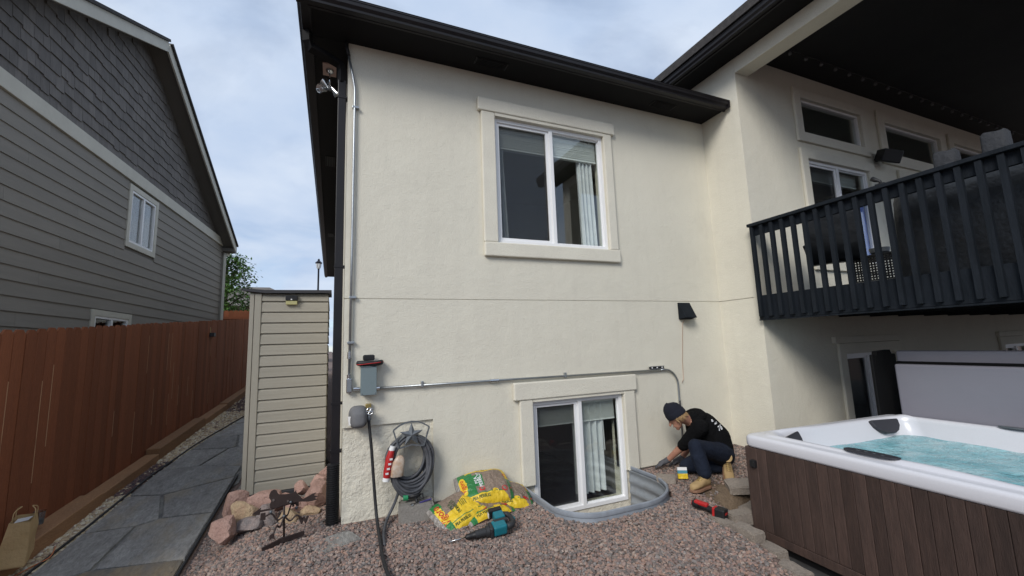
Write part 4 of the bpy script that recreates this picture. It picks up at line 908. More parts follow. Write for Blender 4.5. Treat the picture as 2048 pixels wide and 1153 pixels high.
MB().loft([well_loop(g, z) for g, z in ((-.002, .03), (-.016, .034), (-.02, .052), (-.016, .07), (-.002, .076), (.008, .07), (.010, .05), (.004, .036))], closed=False, cap=False).build('rim', M['wellrim'], WW, smooth=50)
MB().loft([well_loop(g, z) for g, z in ((-.008, -.12), (-.010, -.06), (-.024, -.045), (-.026, -.03), (-.012, -.012), (-.010, .03))], closed=False, cap=False).build('outer_band', M['wellrim'], WW, smooth=50)
for x_, s_ in ((1.88, -1), (3.275, 1)): MB().box(min(x_, x_+s_*.05), max(x_, x_+s_*.05), -.010, -.001, -.4, .06).build('wall_flange', M['wellsteel'], WW)

# ------------------------------------------------------------------ electrical run on the wall
CO = thing('electrical_conduit', 'galvanised conduit running down the corner and across the wall', 'conduit', (.15, -.03, 1.2))
yc = -.028; R0 = .0125
MB().tube([(.075, yc, 4.70), (.085, yc, 4.63), (.103, yc, 4.55)], .017, 10).build('flexible_end', M['black_plastic'], CO, smooth=True)
MB().tube([(.098, yc, 4.57), (.14, yc, 4.36), (.160, yc, 4.24), (.1655, yc, 4.19), (.1655, yc, 4.0), (.160, yc, 2.5), (.152, yc, 1.30)], R0, 10).build('pipe', M['galv'], CO, smooth=True)
MB().tube([(.38, yc, 1.182), (1.5, yc, 1.176), (3.85, yc, 1.160)], R0, 10).build('pipe', M['galv'], CO, smooth=True)
bend = [(3.85, yc, 1.160)]+[(3.92+.2*math.sin(a), yc, .96+.2*math.cos(a)) for a in np.linspace(0, math.pi/2, 12)]+[(4.12, yc, .75), (4.117, yc, .1)]
MB().tube(bend, R0, 10).build('pipe_bend', M['galv'], CO, smooth=True)
for p, q in (((.152, yc, 1.47), (.152, yc, 1.53)), ((.151, yc, 1.285), (.151, yc, 1.325)), ((.19, yc, 1.19), (.222, yc, 1.19)), ((.222, yc, 1.19), (.246, yc, 1.188)), ((.39, yc, 1.183), (.425, yc, 1.182)), ((1.545, yc, 1.1757), (1.64, yc, 1.1753)), ((4.12, yc, .70), (4.12, yc, .76)), ((4.12, yc, .66), (4.12, yc, .69))):
    MB().tube([p, q], .0195, 10).build('coupling', M['chrome'], CO, smooth=40)
for p in ((.163, 4.0), (.160, 2.05), (.15, 1.62)):
    o = MB().box(p[0]-.02, p[0]+.045, yc-.012, -.004, p[1]-.012, p[1]+.012).build('pipe_strap', M['galv'], CO, bevel=.004)
for p in ((.83, 1.181), (2.46, 1.169)):
    MB().box(p[0]-.012, p[0]+.012, yc-.015, -.004, p[1]-.018, p[1]+.04).build('pipe_strap', M['galv'], CO, bevel=.004)
MB().box(.128, .176, -.055, -.004, 1.155, 1.29).build('conduit_body', M['chrome'], CO, bevel=.008, seg=3)
MB().box(.134, .170, -.058, -.0555, 1.17, 1.275).build('conduit_cover', M['galv'], CO)
EB = thing('electrical_box', 'blue-grey metal electrical box on the conduit', 'electrical box', (.32, -.05, 1.13))
MB().box(.253, .388, -.09, -.003, 1.135, 1.385).build('body', M['boxgrey'], EB, bevel=.004)
MB().box(.249, .392, -.098, -.0905, 1.13, 1.390).build('cover', M['boxgrey'], EB, bevel=.004)
MB().box(.249, .392, -.104, -.003, 1.3905, 1.396).build('rain_lip', M['boxgrey'], EB)
for x_, z_ in ((.262, 1.145), (.379, 1.145)): MB().lathe([(.005, 0), (.004, .003)], (x_, -.098, z_), 8, M=Matrix.Rotation(RAD(90), 4, 'X')).build('screw', M['chrome'], EB)
PU = thing('tool_pouch', 'black zip pouch with red edge lying on the electrical box', 'pouch', (.33, -.06, 1.397))
L_ = [[(x, -.062+a*.055*w_, 1.4225+b*.024*w_+.008*math.sin(x*30)) for a, b in ((-1, -.3), (-.8, -1), (.8, -1), (1, -.3), (1, .4), (.7, 1), (-.7, 1), (-1, .4))] for x, w_ in ((.212, .5), (.222, .9), (.30, 1), (.37, 1), (.44, .92), (.452, .5))]
MB().loft(L_).build('pouch_body', M['black_rubber'], PU, smooth=60)
MB().tube([(.212, -.11, 1.414), (.26, -.122, 1.414), (.33, -.122, 1.420), (.40, -.122, 1.425), (.452, -.10, 1.43)], .0042, 6).build('red_piping', M['red'], PU, smooth=True)
tag(MB().loft([[(.322+.052*c*k, -.06+.028*d*k2, 1.449+h_) for c, d in ((-1, -1), (1, -1), (1, 1), (-1, 1))] for k, k2, h_ in ((.9, 1, 0), (1, 1, .01), (1, 1, .04), (.85, .9, .052))]).build('tape_measure', M['black_plastic'], bevel=.008), 'black tape measure resting on the zip pouch', 'tape measure')
LV = thing('torpedo_level', 'small black spirit level resting on the conduit before the bend', 'level', (3.79, -.03, 1.175))
MB().box(3.672, 3.905, -.04, -.016, 1.1755, 1.182).build('level_rail', M['chrome'], LV); MB().box(3.672, 3.905, -.04, -.016, 1.205, 1.211).build('level_rail', M['chrome'], LV)
MB().box(3.676, 3.90, -.036, -.02, 1.1825, 1.2045).build('level_body', M['black_plastic'], LV)
for x_ in (3.71, 3.79, 3.87): MB().lathe([(.009, -.003), (.009, .003)], (x_, -.038, 1.1935), 10, M=Matrix.Rotation(RAD(90), 4, 'X')).build('vial', M['white'], LV)
VH = thing('vent_hood', 'black louvred vent hood on the wall under the joint', 'vent', (4.35, 0, 1.8))
MB().add([(4.25, -.004, 2.022), (4.45, -.004, 2.022), (4.45, -.022, 2.022), (4.25, -.022, 2.022), (4.25, -.004, 1.80), (4.45, -.004, 1.80), (4.45, -.13, 1.815), (4.25, -.13, 1.815)], [(0, 1, 2, 3), (3, 2, 6, 7), (0, 3, 7, 4), (1, 5, 6, 2), (0, 4, 5, 1), (4, 7, 6, 5)]).build('hood', M['deck'], VH, bevel=.003)
MB().box(4.262, 4.438, -.12, -.006, 1.794, 1.800).build('flap', M['black_plastic'], VH)
tag(MB().tube([(4.31, -.05, 1.80), (4.295, -.02, 1.74), (4.285, -.012, 1.6), (4.265, -.010, 1.4), (4.245, -.010, 1.25), (4.235, -.012, 1.02), (4.2, -.02, .98)], .0036, 6).build('copper_wire', M['copper'], smooth=True), 'thin copper ground wire hanging below the vent hood', 'wire')
# hanging three-cone fixture under the side eave
HF = thing('hanging_fixture', 'silver fixture with three cones on a pinkish plate under the eave', 'fixture', (-.08, .5, 4.4))
MB().box(-.155, -.015, .40, .62, 4.700, 4.7145).build('mount_plate', mat('pink_plate', (.5, .36, .31), .7), HF)
MB().lathe([(.045, 4.70), (.04, 4.675), (.016, 4.665)], (-.083, .5, 0), 14).build('canopy_cup', M['chrome'], HF, smooth=40)
MB().tube([(-.083, .5, 4.67), (-.078, .5, 4.50)], .009, 8).build('stem', M['chrome'], HF, smooth=True)
blob('hub', (-.077, .5, 4.475), (.025, .025, .03), M['pewter'], 2, HF).matrix_basis = W[HF.name].inverted()
for c, d in (((-.155, .47, 4.435), (-.75, -.75, -.3)), ((-.02, .49, 4.445), (.75, .1, -.7)), ((-.118, .53, 4.535), (-.45, .3, .8))):
    d = Vector(d).normalized(); R_ = d.to_track_quat('Z', 'Y').to_matrix().to_4x4(); c = Vector(c)
    MB().lathe([(.014, -.06), (.020, -.045), (.048, .03), (.051, .036), (.044, .03), (.012, -.035)], (0, 0, 0), 18).build('lamp_cone', M['chrome'], HF, smooth=40, world=Matrix.Translation(c) @ R_)
    MB().tube([(-.077, .5, 4.475), c-d*.055], .007, 6).build('arm', M['pewter'], HF)

# ------------------------------------------------------------------ tap, hoses, hanger
FA = thing('garden_tap', 'brass and chrome garden tap on the wall below the electrical box', 'tap', (.33, -.06, .95))
MB().tube([(.325, -.003, .985), (.325, -.06, .985), (.326, -.085, .97), (.327, -.09, .93)], .016, 10).build('spout', M['brass'], FA, smooth=True)
MB().box(.30, .35, -.04, -.002, 1.0, 1.045).build('wall_flange', M['brass'], FA, bevel=.004)
q = MB()
for k in range(12): q.tube([(.33+.030*math.cos(a), -.112, .985+.030*math.sin(a)) for a in (k*math.pi/6, (k+1)*math.pi/6)], .006, 6, cap=False)
wh = q.build('hand_wheel', M['chrome'], FA, smooth=True)
for k in range(3):
    a = k*math.pi/3; MB().tube([(.33-.03*math.cos(a), -.112, .985-.03*math.sin(a)), (.33+.03*math.cos(a), -.112, .985+.03*math.sin(a))], .005, 6).build('spoke', M['chrome'], wh)
TC = thing('tap_cover', 'grey foam tap cover hanging beside the hose tap', 'tap cover', (.23, -.08, .84))
L_ = [[(.236+rx*math.copysign(abs(math.cos(t))**.7, math.cos(t)), y_, .935+rz*math.copysign(abs(math.sin(t))**.7, math.sin(t))+dz) for t in np.linspace(0, 2*math.pi, 24, endpoint=False)] for y_, rx, rz, dz in ((-.003, .085, .10, 0), (-.06, .083, .098, 0), (-.12, .07, .085, -.004), (-.155, .055, .066, -.008), (-.165, .03, .04, -.01))]
MB().loft(L_).build('cover_body', M['grey_foam'], TC, smooth=50, world=Matrix.Translation((0, 0, 0)))
MB().lathe([(.02, 0), (.018, .008)], (.283, -.13, .885), 12, M=Matrix.Rotation(RAD(75), 4, 'X') @ Matrix.Rotation(RAD(-30), 4, 'Y')).build('toggle', M['black_plastic'], TC)
wl_ = MB().add([(-.026, 0, -.04), (.026, 0, -.04), (.026, 0, .04), (-.026, 0, .04)], [(0, 1, 2, 3)]).build('sticker', M['white'], TC, world=Matrix.Translation((.163, -.105, .915)) @ Matrix.Rotation(RAD(-52), 4, 'Z') @ Matrix.Rotation(RAD(8), 4, 'X'))
def spline(P, n_=10):
    P = [Vector(p) for p in P]; P = [P[0]*2-P[1]]+P+[P[-1]*2-P[-2]]; out = []
    for i in range(1, len(P)-2):
        for k in range(n_):
            t = k/n_; a, b, c, d = P[i-1:i+3]; out.append(.5*((2*b)+(c-a)*t+(2*a-5*b+4*c-d)*t*t+(3*b-a-3*c+d)*t**3))
    return out+[P[-2]]
HS = thing('supply_hose', 'dark hose hanging from the tap down onto the gravel', 'hose', (.35, -.1, 0))
MB().tube(spline([(.327, -.09, .93), (.328, -.095, .86), (.348, -.11, .66), (.366, -.125, .41), (.386, -.17, .14), (.392, -.27, .045), (.385, -.51, .03), (.373, -.86, .028), (.38, -1.1, .03), (.42, -1.5, .03), (.3, -2.1, .03)]), .0135, 10).build('hose_tube', M['black_rubber'], HS, smooth=True)
MB().lathe([(.018, .905), (.02, .91), (.02, .945), (.017, .95)], (.327, -.092, 0), 12).build('hose_fitting', M['pewter'], HS, smooth=40)
CH = thing('coiled_hose', 'grey garden hose coiled on the star hanger', 'hose', (.7, -.08, .25))
pts = []; turns = 17
for k in range(turns*36+1):
    t = k/36; tw = int(t); a = 2*math.pi*t+math.pi/2
    g = mnoise.noise(Vector((tw*1.7, 3.3, 0))); g2 = mnoise.noise(Vector((t*.9, 7.1, 2)))
    hr = (tw*.618) % 1; rx = .150+.062*hr+.012*g2; rz = .172+.085*((tw*.377+.2) % 1)
    low = max(0, -math.sin(a))
    cx_ = .700+.022*math.sin(tw*2.3); pts.append((cx_+.012*g2+rx*math.cos(a)+.03*low*g, -.05-.10*((tw*7) % 17)/17-.02*low, .722-rz+rz*math.sin(a)-.02*low*(1+g)))
MB().tube(pts, .0138, 8).build('hose_coil', M['grey_hose'], CH, smooth=True)
MB().tube(spline([(.66, -.13, .27), (.607, -.11, .27), (.55, -.11, .14), (.49, -.15, .05), (.44, -.33, .028), (.42, -.47, .025), (.41, -.62, .02)]), .0125, 8).build('hose_tail', M['grey_hose'], CH, smooth=True)
HG = thing('hose_hanger', 'pewter hose hanger with a five-pointed star', 'hose hanger', (.7, -.05, .62))
star = []
for k in range(10):
    a = math.pi/2+k*math.pi/5; r_ = .112 if k % 2 == 0 else .046; star.append((r_*math.cos(a), r_*math.sin(a)))
MX = Matrix.Translation((.700, -.165, .745)) @ Matrix.Rotation(RAD(90), 4, 'X')
sv = [Vector((x, y_, 0)) for x, y_ in star]+[Vector((0, 0, .022)), Vector((0, 0, -.006))]
MB().add([MX @ v for v in sv], [(k, (k+1) % 10, 10) for k in range(10)]+[((k+1) % 10, k, 11) for k in range(10)]).build('star', M['pewter'], HG)
def frame_bar(a, b, w_=.014): return MB().bar((a[0], -.16, a[1]), (b[0], -.16, b[1]), .012, w_, (0, -1, 0)).build('frame_bar', M['pewter'], HG)
fp = [(.535, .80), (.585, .835), (.64, .858), (.70, .866), (.76, .858), (.815, .835), (.868, .80)]
for a, b in zip(fp, fp[1:]): frame_bar(a, b)
for a, b in (((.535, .80), (.585, .635)), ((.868, .80), (.815, .635)), ((.585, .635), (.70, .655)), ((.815, .635), (.70, .655))): frame_bar(a, b)
MB().loft([[(.585+.23*k/10, y_, .69+.06*math.sin(math.pi*k/10)+dz) for y_, dz in ((-.004, 0), (-.16, 0), (-.16, .006), (-.004, .006))] for k in range(11)]).build('cradle', M['pewter'], HG)
SP = thing('hose_sprayer', 'red and white hose-end sprayer bottle hung on the coiled hose', 'sprayer', (.55, -.17, .36))
MB().tube([(.475, -.16, .39), (.482, -.165, .45), (.50, -.165, .56), (.522, -.165, .63)], [.03, .034, .034, .026], 14).build('red_grip', M['red'], SP, smooth=60)
MB().tube([(.519, -.165, .625), (.532, -.165, .662)], .026, 14).build('white_cap', M['white'], SP, smooth=40); MB().tube([(.470, -.16, .365), (.476, -.16, .395)], .032, 14).build('white_cap', M['white'], SP, smooth=40)
for k in range(4): MB().box(.462+.012*k, .488+.012*k, -.2012, -.2, .43+.04*k, .447+.04*k).build('white_print', M['whiteprint'], SP)
L_ = [[(.572+rx*math.copysign(abs(math.cos(t))**.6, math.cos(t))+sh, -.175+ry*math.sin(t), z_) for t in np.linspace(0, 2*math.pi, 20, endpoint=False)] for z_, rx, ry, sh in ((.395, .05, .03, -.006), (.40, .058, .034, -.006), (.47, .06, .036, 0), (.53, .055, .034, .012), (.56, .035, .025, .02), (.575, .02, .02, .02))]
MB().loft(L_).build('bottle', M['amber'], SP, smooth=50)
# corrugated drain on the downspout
DP = MB(); pr = []
z = -.04
while z < .52: pr += [(.046, z), (.056, z+.004), (.056, z+.011), (.046, z+.015)]; z += .0185
tag(DP.lathe(pr, (.03, .045, 0), 20).build('drain_pipe', M['black_plastic'], smooth=30), 'black corrugated drain pipe below the downspout', 'drain pipe')
# block, nozzle, snips
def stone_block(name, label, cat, c, sz, rz=0, mt_='paver', seed=0, grp=None, tilt=(0, 0)):
    me = bpy.data.meshes.new(name); bm = bmesh.new(); bmesh.ops.create_cube(bm, size=1); bmesh.ops.bevel(bm, geom=bm.edges[:], offset=.07, segments=2, affect='EDGES'); bmesh.ops.subdivide_edges(bm, edges=bm.edges[:], cuts=2, use_grid_fill=True)
    for v in bm.verts:
        p = Vector((v.co.x*sz[0], v.co.y*sz[1], v.co.z*sz[2])); v.co = p+Vector((mnoise.noise(p*14+Vector((seed, 0, 0))), mnoise.noise(p*14+Vector((0, seed, 5))), mnoise.noise(p*14+Vector((3, 0, seed)))))*.009
    for f in bm.faces: f.smooth = True
    bm.to_mesh(me); bm.free(); me.set_sharp_from_angle(angle=RAD(38)); me.materials.append(M[mt_])
    return tag(from_mesh(name, me, None, Matrix.Translation(c) @ Matrix.Rotation(rz, 4, 'Z') @ Matrix.Rotation(tilt[0], 4, 'X') @ Matrix.Rotation(tilt[1], 4, 'Y')), label, cat, grp)
stone_block('garden_block', 'tan concrete block against the wall under the coiled hose', 'block', (.74, -.15, .065), (.31, .22, .16), RAD(-8), 'concrete', 2)
NZ = thing('hose_nozzle', 'green and black hose nozzle on the concrete block', 'nozzle', (.72, -.15, .146))
MB().tube([(.625, -.15, .195), (.668, -.155, .195)], .028, 14).build('green_collar', M['green'], NZ, smooth=40)
MB().tube([(.668, -.155, .195), (.72, -.165, .20), (.775, -.17, .205)], [.016, .02, .018], 12).build('barrel', M['black_plastic'], NZ, smooth=True)
MB().tube([(.735, -.168, .19), (.74, -.19, .16), (.745, -.20, .15)], .014, 8).build('grip', M['black_plastic'], NZ, smooth=True)
MB().tube([(.765, -.17, .205), (.80, -.17, .21), (.80, -.175, .17), (.765, -.175, .17)], .008, 8).build('trigger', M['black_plastic'], NZ, smooth=True)
SN = thing('garden_snips', 'purple-handled snips on the block beside the nozzle', 'snips', (.8, -.21, .147))
MB().bar((.76, -.225, .153), (.875, -.19, .157), .013, .012).build('handle', M['purple'], SN, bevel=.003); MB().bar((.70, -.225, .153), (.76, -.222, .154), .012, .005).build('blade', M['chrome'], SN)
q = MB()
for k in range(10): q.tube([(.69+.014*math.cos(a), -.232+.018*math.sin(a), .151) for a in (k*math.pi/5, (k+1)*math.pi/5)], .004, 5, cap=False)
q.build('finger_ring', M['chrome'], SN)

# ------------------------------------------------------------------ bags of pebbles
def bag(name, label, O, ua, va, Ls, Ws, T, style, seed):
    """pillow bag: O centre, ua long axis, va short axis"""
    ua = Vector(ua).normalized(); va = (Vector(va)-ua*Vector(va).dot(ua)).normalized(); wa = ua.cross(va)
    B = thing(name, label, 'pebble bag', O, group='bags of pea pebbles'); O = Vector(O)
    def surf(u, v, side, off=0.0):        # u,v in -1..1
        e = max(0, (1-abs(u)**3.2))**.5*max(0, (1-abs(v)**3.0))**.5
        th_ = T/2*e*(1+.22*mnoise.noise(Vector((u*2.2+seed, v*2.2, side))))+.01*mnoise.noise(Vector((u*7, v*7+seed, side*2)))*e
        pinch = 1-.07*abs(u)**3*(1-v*v)-.0*v; px_ = u*Ls/2*(1-.05*(abs(v)**3)); py_ = v*Ws/2*pinch
        sag = -.03*u*u if side else -.03*u*u
        return O+ua*px_+va*py_+wa*((th_ if side > 0 else -th_)+sag+off+.012*mnoise.noise(Vector((u*5+seed, v*5, 9)))*(abs(u) > .93))
    nu_, nv_ = 72, 52; us = np.linspace(-1, 1, nu_+1); vs_ = np.linspace(-1, 1, nv_+1); mb = MB()
    def region(u, v, side):
        if side < 0: return 0
        if u < -.90 or u > .95: return 4
        if style == 'cream': return 0
        g = .12*math.sin(v*2)
        if -.90 <= u < -.66+g*.4: return 2 if not ((u+.78)**2/.018+(v-.05)**2/.32 < 1) else 1
        if v < -.60 and u < .55-(v+.6)*.5: return 1 if v < -.67 else 2
        if v > (.72 if style == 'panel' else 9): return 1
        if style == 'full':
            return 1 if v < .30+.35*math.sin(2.5*u-.2) and u < .38-.2*v else 0
        if -.66+g*.4 <= u < -.40: return 2
        if u > .80: return 2 if v < .1 else 1
        if -.38 < u < -.05 and -.2 < v < .5: return 2
        return 0
    for side in (1, -1):
        b0 = len(mb.v)
        mb.v += [tuple(surf(u, v, side)) for v in vs_ for u in us]
        for j in range(nv_):
            for i in range(nu_):
                q = (b0+j*(nu_+1)+i, b0+j*(nu_+1)+i+1, b0+(j+1)*(nu_+1)+i+1, b0+(j+1)*(nu_+1)+i); mb.f.append(q if side > 0 else q[::-1]); mb.mi.append(region((us[i]+us[i+1])/2, (vs_[j]+vs_[j+1])/2, side))
    mb.build('sack', [M['bag_stone'], M['bag_yellow'], M['bag_green'], M['bag_red'], M['bag_film']], B, smooth=True, fix=False)
    def prnt(s, u0, v0, size, rot, mt_, shear=0):
        vs2, fs2 = text_mesh(s, size, shear, .0006); c_, s_ = math.cos(rot), math.sin(rot)
        P = []
        for q in vs2: x, y_ = q.x*c_-q.y*s_, q.x*s_+q.y*c_; P.append(surf(u0+x*2/Ls, v0+y_*2/Ws, 1, .0035))
        MB().add(P, fs2).build('print', mt_, B, fix=False)
    def blot(u0, v0, r, mt_):
        P = [surf(u0+r*math.cos(t)*2/Ls, v0+r*.8*math.sin(t)*2/Ws, 1, .003) for t in np.linspace(0, 2*math.pi, 16, endpoint=False)]; MB().add(P, [tuple(range(16))]).build('print', mt_, B, fix=False)
    if style == 'full':
        prnt('Vigoro', -.78, .05, .085, math.pi/2, M['bag_red'], .2); prnt('PEA', -.40, .15, .045, math.pi/2, M['bag_text']); prnt('PEBBLES', -.25, .05, .045, math.pi/2, M['bag_text'])
        for k in range(4): prnt('natural stone', -.06+.06*k, .05, .012, math.pi/2, M['bag_text'])
        prnt('PEA PEBBLES', -.35, -.80, .030, 0, M['bag_text']); blot(.25, -.66, .03, M['bag_yellow'])
    elif style == 'panel':
        prnt('PEA PEBBLES', -.3, -.79, .032, 0, M['bag_text']); blot(-.2, -.42, .03, M['bag_red']); blot(.86, .35, .03, M['bag_red']); blot(.62, -.55, .03, M['bag_red']); blot(.25, -.64, .032, M['bag_yellow'])
        prnt('Vigoro', -.80, .05, .06, math.pi/2, M['bag_red'], .2)
        prnt('PEBBLES', -.17, .14, .05, math.pi/2, M['whiteprint']); prnt('PEA', -.30, .14, .05, math.pi/2, M['whiteprint'])
        for k in range(3): prnt('stone', -.1+.2*k, .84, .016, 0, M['bag_text'])
        blot(.93, -.5, .025, M['bag_red'])
    return B
M['bag_film'] = mat('crinkled_clear_film', (.34, .31, .28), .18, alt=(.2, .18, .16), vs=30, bump=[(25, .03)], spec=.8)
bag('pebble_bag', 'lowest bag of pea pebbles, mostly hidden under the other bags', (1.33, -.37, .045), (.95, .22, .02), (-.25, .95, .05), .52, .34, .11, 'panel', 11)
bag('pebble_bag', 'right bag of pea pebbles beside the window well', (1.60, -.25, .085), (.96, -.05, -.10), (.08, .93, .30), .52, .38, .13, 'panel', 23)
bag('pebble_bag', 'front left bag of pea pebbles showing its yellow printed face', (1.11, -.37, .085), (.47, .17, .075), (-.12, .42, .17), .54, .37, .13, 'full', 37)
bag('pebble_bag', 'topmost bag of pea pebbles on the pile against the wall', (1.385, -.22, .185), (.95, -.02, .03), (.03, .84, .44), .54, .40, .17, 'panel', 51)

# ------------------------------------------------------------------ tools on the gravel
RH = thing('rotary_hammer', 'teal and black cordless rotary hammer lying on the gravel', 'power tool', (1.2, -.75, .02))
Mt = Matrix.Translation((1.045, -.86, .052)) @ Matrix.Rotation(RAD(-3), 4, 'Z') @ Matrix.Rotation(RAD(-4), 4, 'Y') @ Matrix.Rotation(RAD(14), 4, 'X')     # local x: bit to rear, y: towards handle side
MB().tube([(-.175, 0, 0), (-.04, 0, 0)], .005, 8).build('drill_bit', M['chrome'], RH, world=Mt, smooth=True)
MB().tube([(-.045, 0, 0), (-.035, 0, 0), (0, 0, 0), (.03, 0, 0), (.035, 0, 0)], [.012, .02, .022, .026, .03], 14).build('chuck', M['black_plastic'], RH, world=Mt, smooth=40)
MB().tube([(.035, 0, 0), (.12, 0, 0), (.125, 0, 0), (.15, 0, 0)], [.031, .033, .042, .044], 14).build('barrel', M['tool_dark'], RH, world=Mt, smooth=40)
MB().box(.15, .185, -.045, .05, -.045, .045).build('collar', M['tool_dark'], RH, world=Mt, bevel=.015, seg=3)
MB().box(.18, .30, -.042, .06, -.042, .042).build('motor_housing', M['teal'], RH, world=Mt, bevel=.018, seg=3)
MB().box(.20, .325, .025, .065, -.0435, .0435).build('grip_overmould', M['tool_dark'], RH, world=Mt, bevel=.01)
MB().tube([(.29, -.005, 0), (.35, .0, 0), (.372, .03, 0), (.375, .085, 0), (.36, .14, 0), (.32, .155, 0)], [.028, .026, .022, .021, .022, .022], 12).build('d_handle', M['tool_dark'], RH, world=Mt, smooth=True)
MB().tube([(.375, .03, 0), (.386, .06, 0), (.378, .12, 0)], [.014, .018, .014], 10).build('handle_back', M['teal'], RH, world=Mt, smooth=True)
MB().box(.235, .325, .085, .175, -.034, .034).build('battery_mount', M['teal'], RH, world=Mt, bevel=.012)
bt = MB().box(.21, .325, .176, .225, -.038, .038).build('battery', M['black_plastic'], RH, world=Mt, bevel=.008)
vs2, fs2 = text_mesh('makita', .026, .1, .001); MB().add([(.268+q.x, .2258, -.005-q.y) for q in vs2], fs2).build('print', M['whiteprint'], bt, world=Mt, fix=False)
MB().box(.206, .2095, .18, .215, -.03, .01).build('label_plate', M['white'], bt, world=Mt)
MT = thing('multi_tool', 'red and black cordless tool lying beside the edging pavers', 'power tool', (3.06, -1.35, .02))
Mm = Matrix.Translation((3.03, -1.25, .075)) @ Matrix.Rotation(RAD(-73), 4, 'Z') @ Matrix.Rotation(RAD(4), 4, 'Y')
MB().tube([(-.03, 0, 0), (-.02, 0, 0), (.03, 0, 0)], [.026, .034, .034], 14).build('head', M['black_plastic'], MT, world=Mm, smooth=40)
MB().tube([(-.034, 0, 0), (-.024, 0, 0)], .024, 14).build('red_nose', M['red'], MT, world=Mm, smooth=40)
MB().box(-.01, .11, -.03, .02, .005, .038).build('red_shell', M['red'], MT, world=Mm, bevel=.012, seg=3)
MB().tube([(.02, 0, 0), (.08, 0, -.004), (.15, 0, -.01), (.165, 0, -.01)], [.033, .024, .027, .034], 12).build('grip', M['black_plastic'], MT, world=Mm, smooth=True)
MB().box(.155, .178, -.036, .036, -.05, .03).build('red_collar', M['red'], MT, world=Mm, bevel=.006)
bt = MB().box(.178, .262, -.044, .044, -.062, .034).build('battery', M['black_plastic'], MT, world=Mm, bevel=.01)
MB().box(.2622, .2635, -.022, .022, -.008, .010).build('label_plate', M['red'], bt, world=Mm)
PK = thing('sealant_packet', 'small yellow and blue packet standing by the man', 'packet', (3.62, -.5, .04))
Mp = Matrix.Translation((3.56, -.56, .028)) @ Matrix.Rotation(RAD(-30), 4, 'Z') @ Matrix.Rotation(RAD(-10), 4, 'X')
MB().box(-.05, .05, -.018, .018, 0, .052).build('yellow_half', M['bag_yellow'], PK, world=Mp); MB().box(-.0495, .0495, -.0175, .0175, .0525, .085).build('blue_band', mat('blue_print', (.08, .25, .33), .4), PK, world=Mp); MB().box(-.0495, .0495, -.0165, .0165, .0855, .115).build('white_top', M['white'], PK, world=Mp)

# ------------------------------------------------------------------ pavers and rocks
G_ = 'loose pavers at the dug corner'
stone_block('paver', 'tilted grey paver behind the man on the dug soil', 'paver', (3.86, -1.02, .03), (.24, .20, .08), RAD(-32), seed=5, grp=G_, tilt=(RAD(10), RAD(-4)))
stone_block('paver', 'grey paver tucked beside the hot tub corner', 'paver', (3.66, -1.32, -.07), (.26, .17, .09), RAD(12), seed=9, grp=G_)
stone_block('paver', 'dark damp paver below the grey one beside the tub', 'paver', (3.58, -1.44, -.17), (.22, .14, .09), RAD(-10), seed=12, grp=G_)
stone_block('paver', 'paver set in the gravel step behind the red tool', 'paver', (3.34, -1.44, -.035), (.27, .13, .10), RAD(-6), seed=13, grp=G_)
stone_block('paver', 'single paver lying beside the window well near the gloved hands', 'paver', (3.36, -.52, .045), (.19, .15, .07), RAD(-42), seed=15, grp=G_)
E_ = 'edging pavers along the gravel'
stone_block('edging_paver', 'edging paver under the red tool', 'paver', (3.05, -1.50, -.022), (.115, .22, .10), RAD(-8), seed=17, grp=E_)
stone_block('edging_paver', 'prominent tan edging paver beside the tub corner', 'paver', (3.065, -1.725, -.008), (.125, .235, .10), RAD(-3), seed=19, grp=E_)
stone_block('edging_paver', 'lower edging paver one step below the tan one', 'paver', (3.10, -1.89, -.085), (.13, .20, .09), RAD(-4), seed=21, grp=E_)
stone_block('edging_paver', 'nearest edging paver half buried in gravel', 'paver', (3.03, -2.09, -.125), (.13, .24, .09), RAD(-6), seed=25, grp=E_)
stone_block('edging_paver', 'edging paver at the bottom of the frame by the tub', 'paver', (2.95, -2.31, -.16), (.13, .22, .09), RAD(-6), seed=27, grp=E_)
RK = [('low reddish boulder at the left end of the rock pile', -.84, .36, -.02, .30, 'rock', 1), ('grey wedge rock low in the pile near the boulder', -.66, .41, -.03, .22, 'rock_grey', 2), ('mottled grey-pink rock behind the weathervane arm', -.53, .46, -.02, .27, 'rock_grey', 3), ('tan rock at the foot of the weathervane pole', -.34, .41, -.05, .26, 'rock_tan', 4), ('small tan rock at the right foot of the pile', -.15, .48, -.05, .22, 'rock_tan', 5),
      ('orange-tan rock in the middle left of the pile', -.735, .56, .02, .27, 'rock_tan', 6), ('pink rock at the upper left of the pile', -.81, .70, .07, .30, 'rock', 7), ('largest pale pink rock under the weathervane arrow', -.61, .74, .06, .33, 'rock', 8), ('brown rock half hidden behind the weathervane plate', -.44, .76, .02, .25, 'rock', 9), ('reddish rock right of the weathervane pole', -.29, .66, -.01, .27, 'rock', 10), ('big rounded pink rock beside the drain pipe', -.12, .66, .05, .34, 'rock', 11), ('small upright pink rock at the top of the pile', -.26, .90, .07, .2, 'rock', 12), ('pink rock wedged between shed and drain pipe', -.08, 1.02, .09, .23, 'rock', 13), ('small rock behind the drain pipe at shed corner', -.03, 1.14, .13, .18, 'rock', 14)]
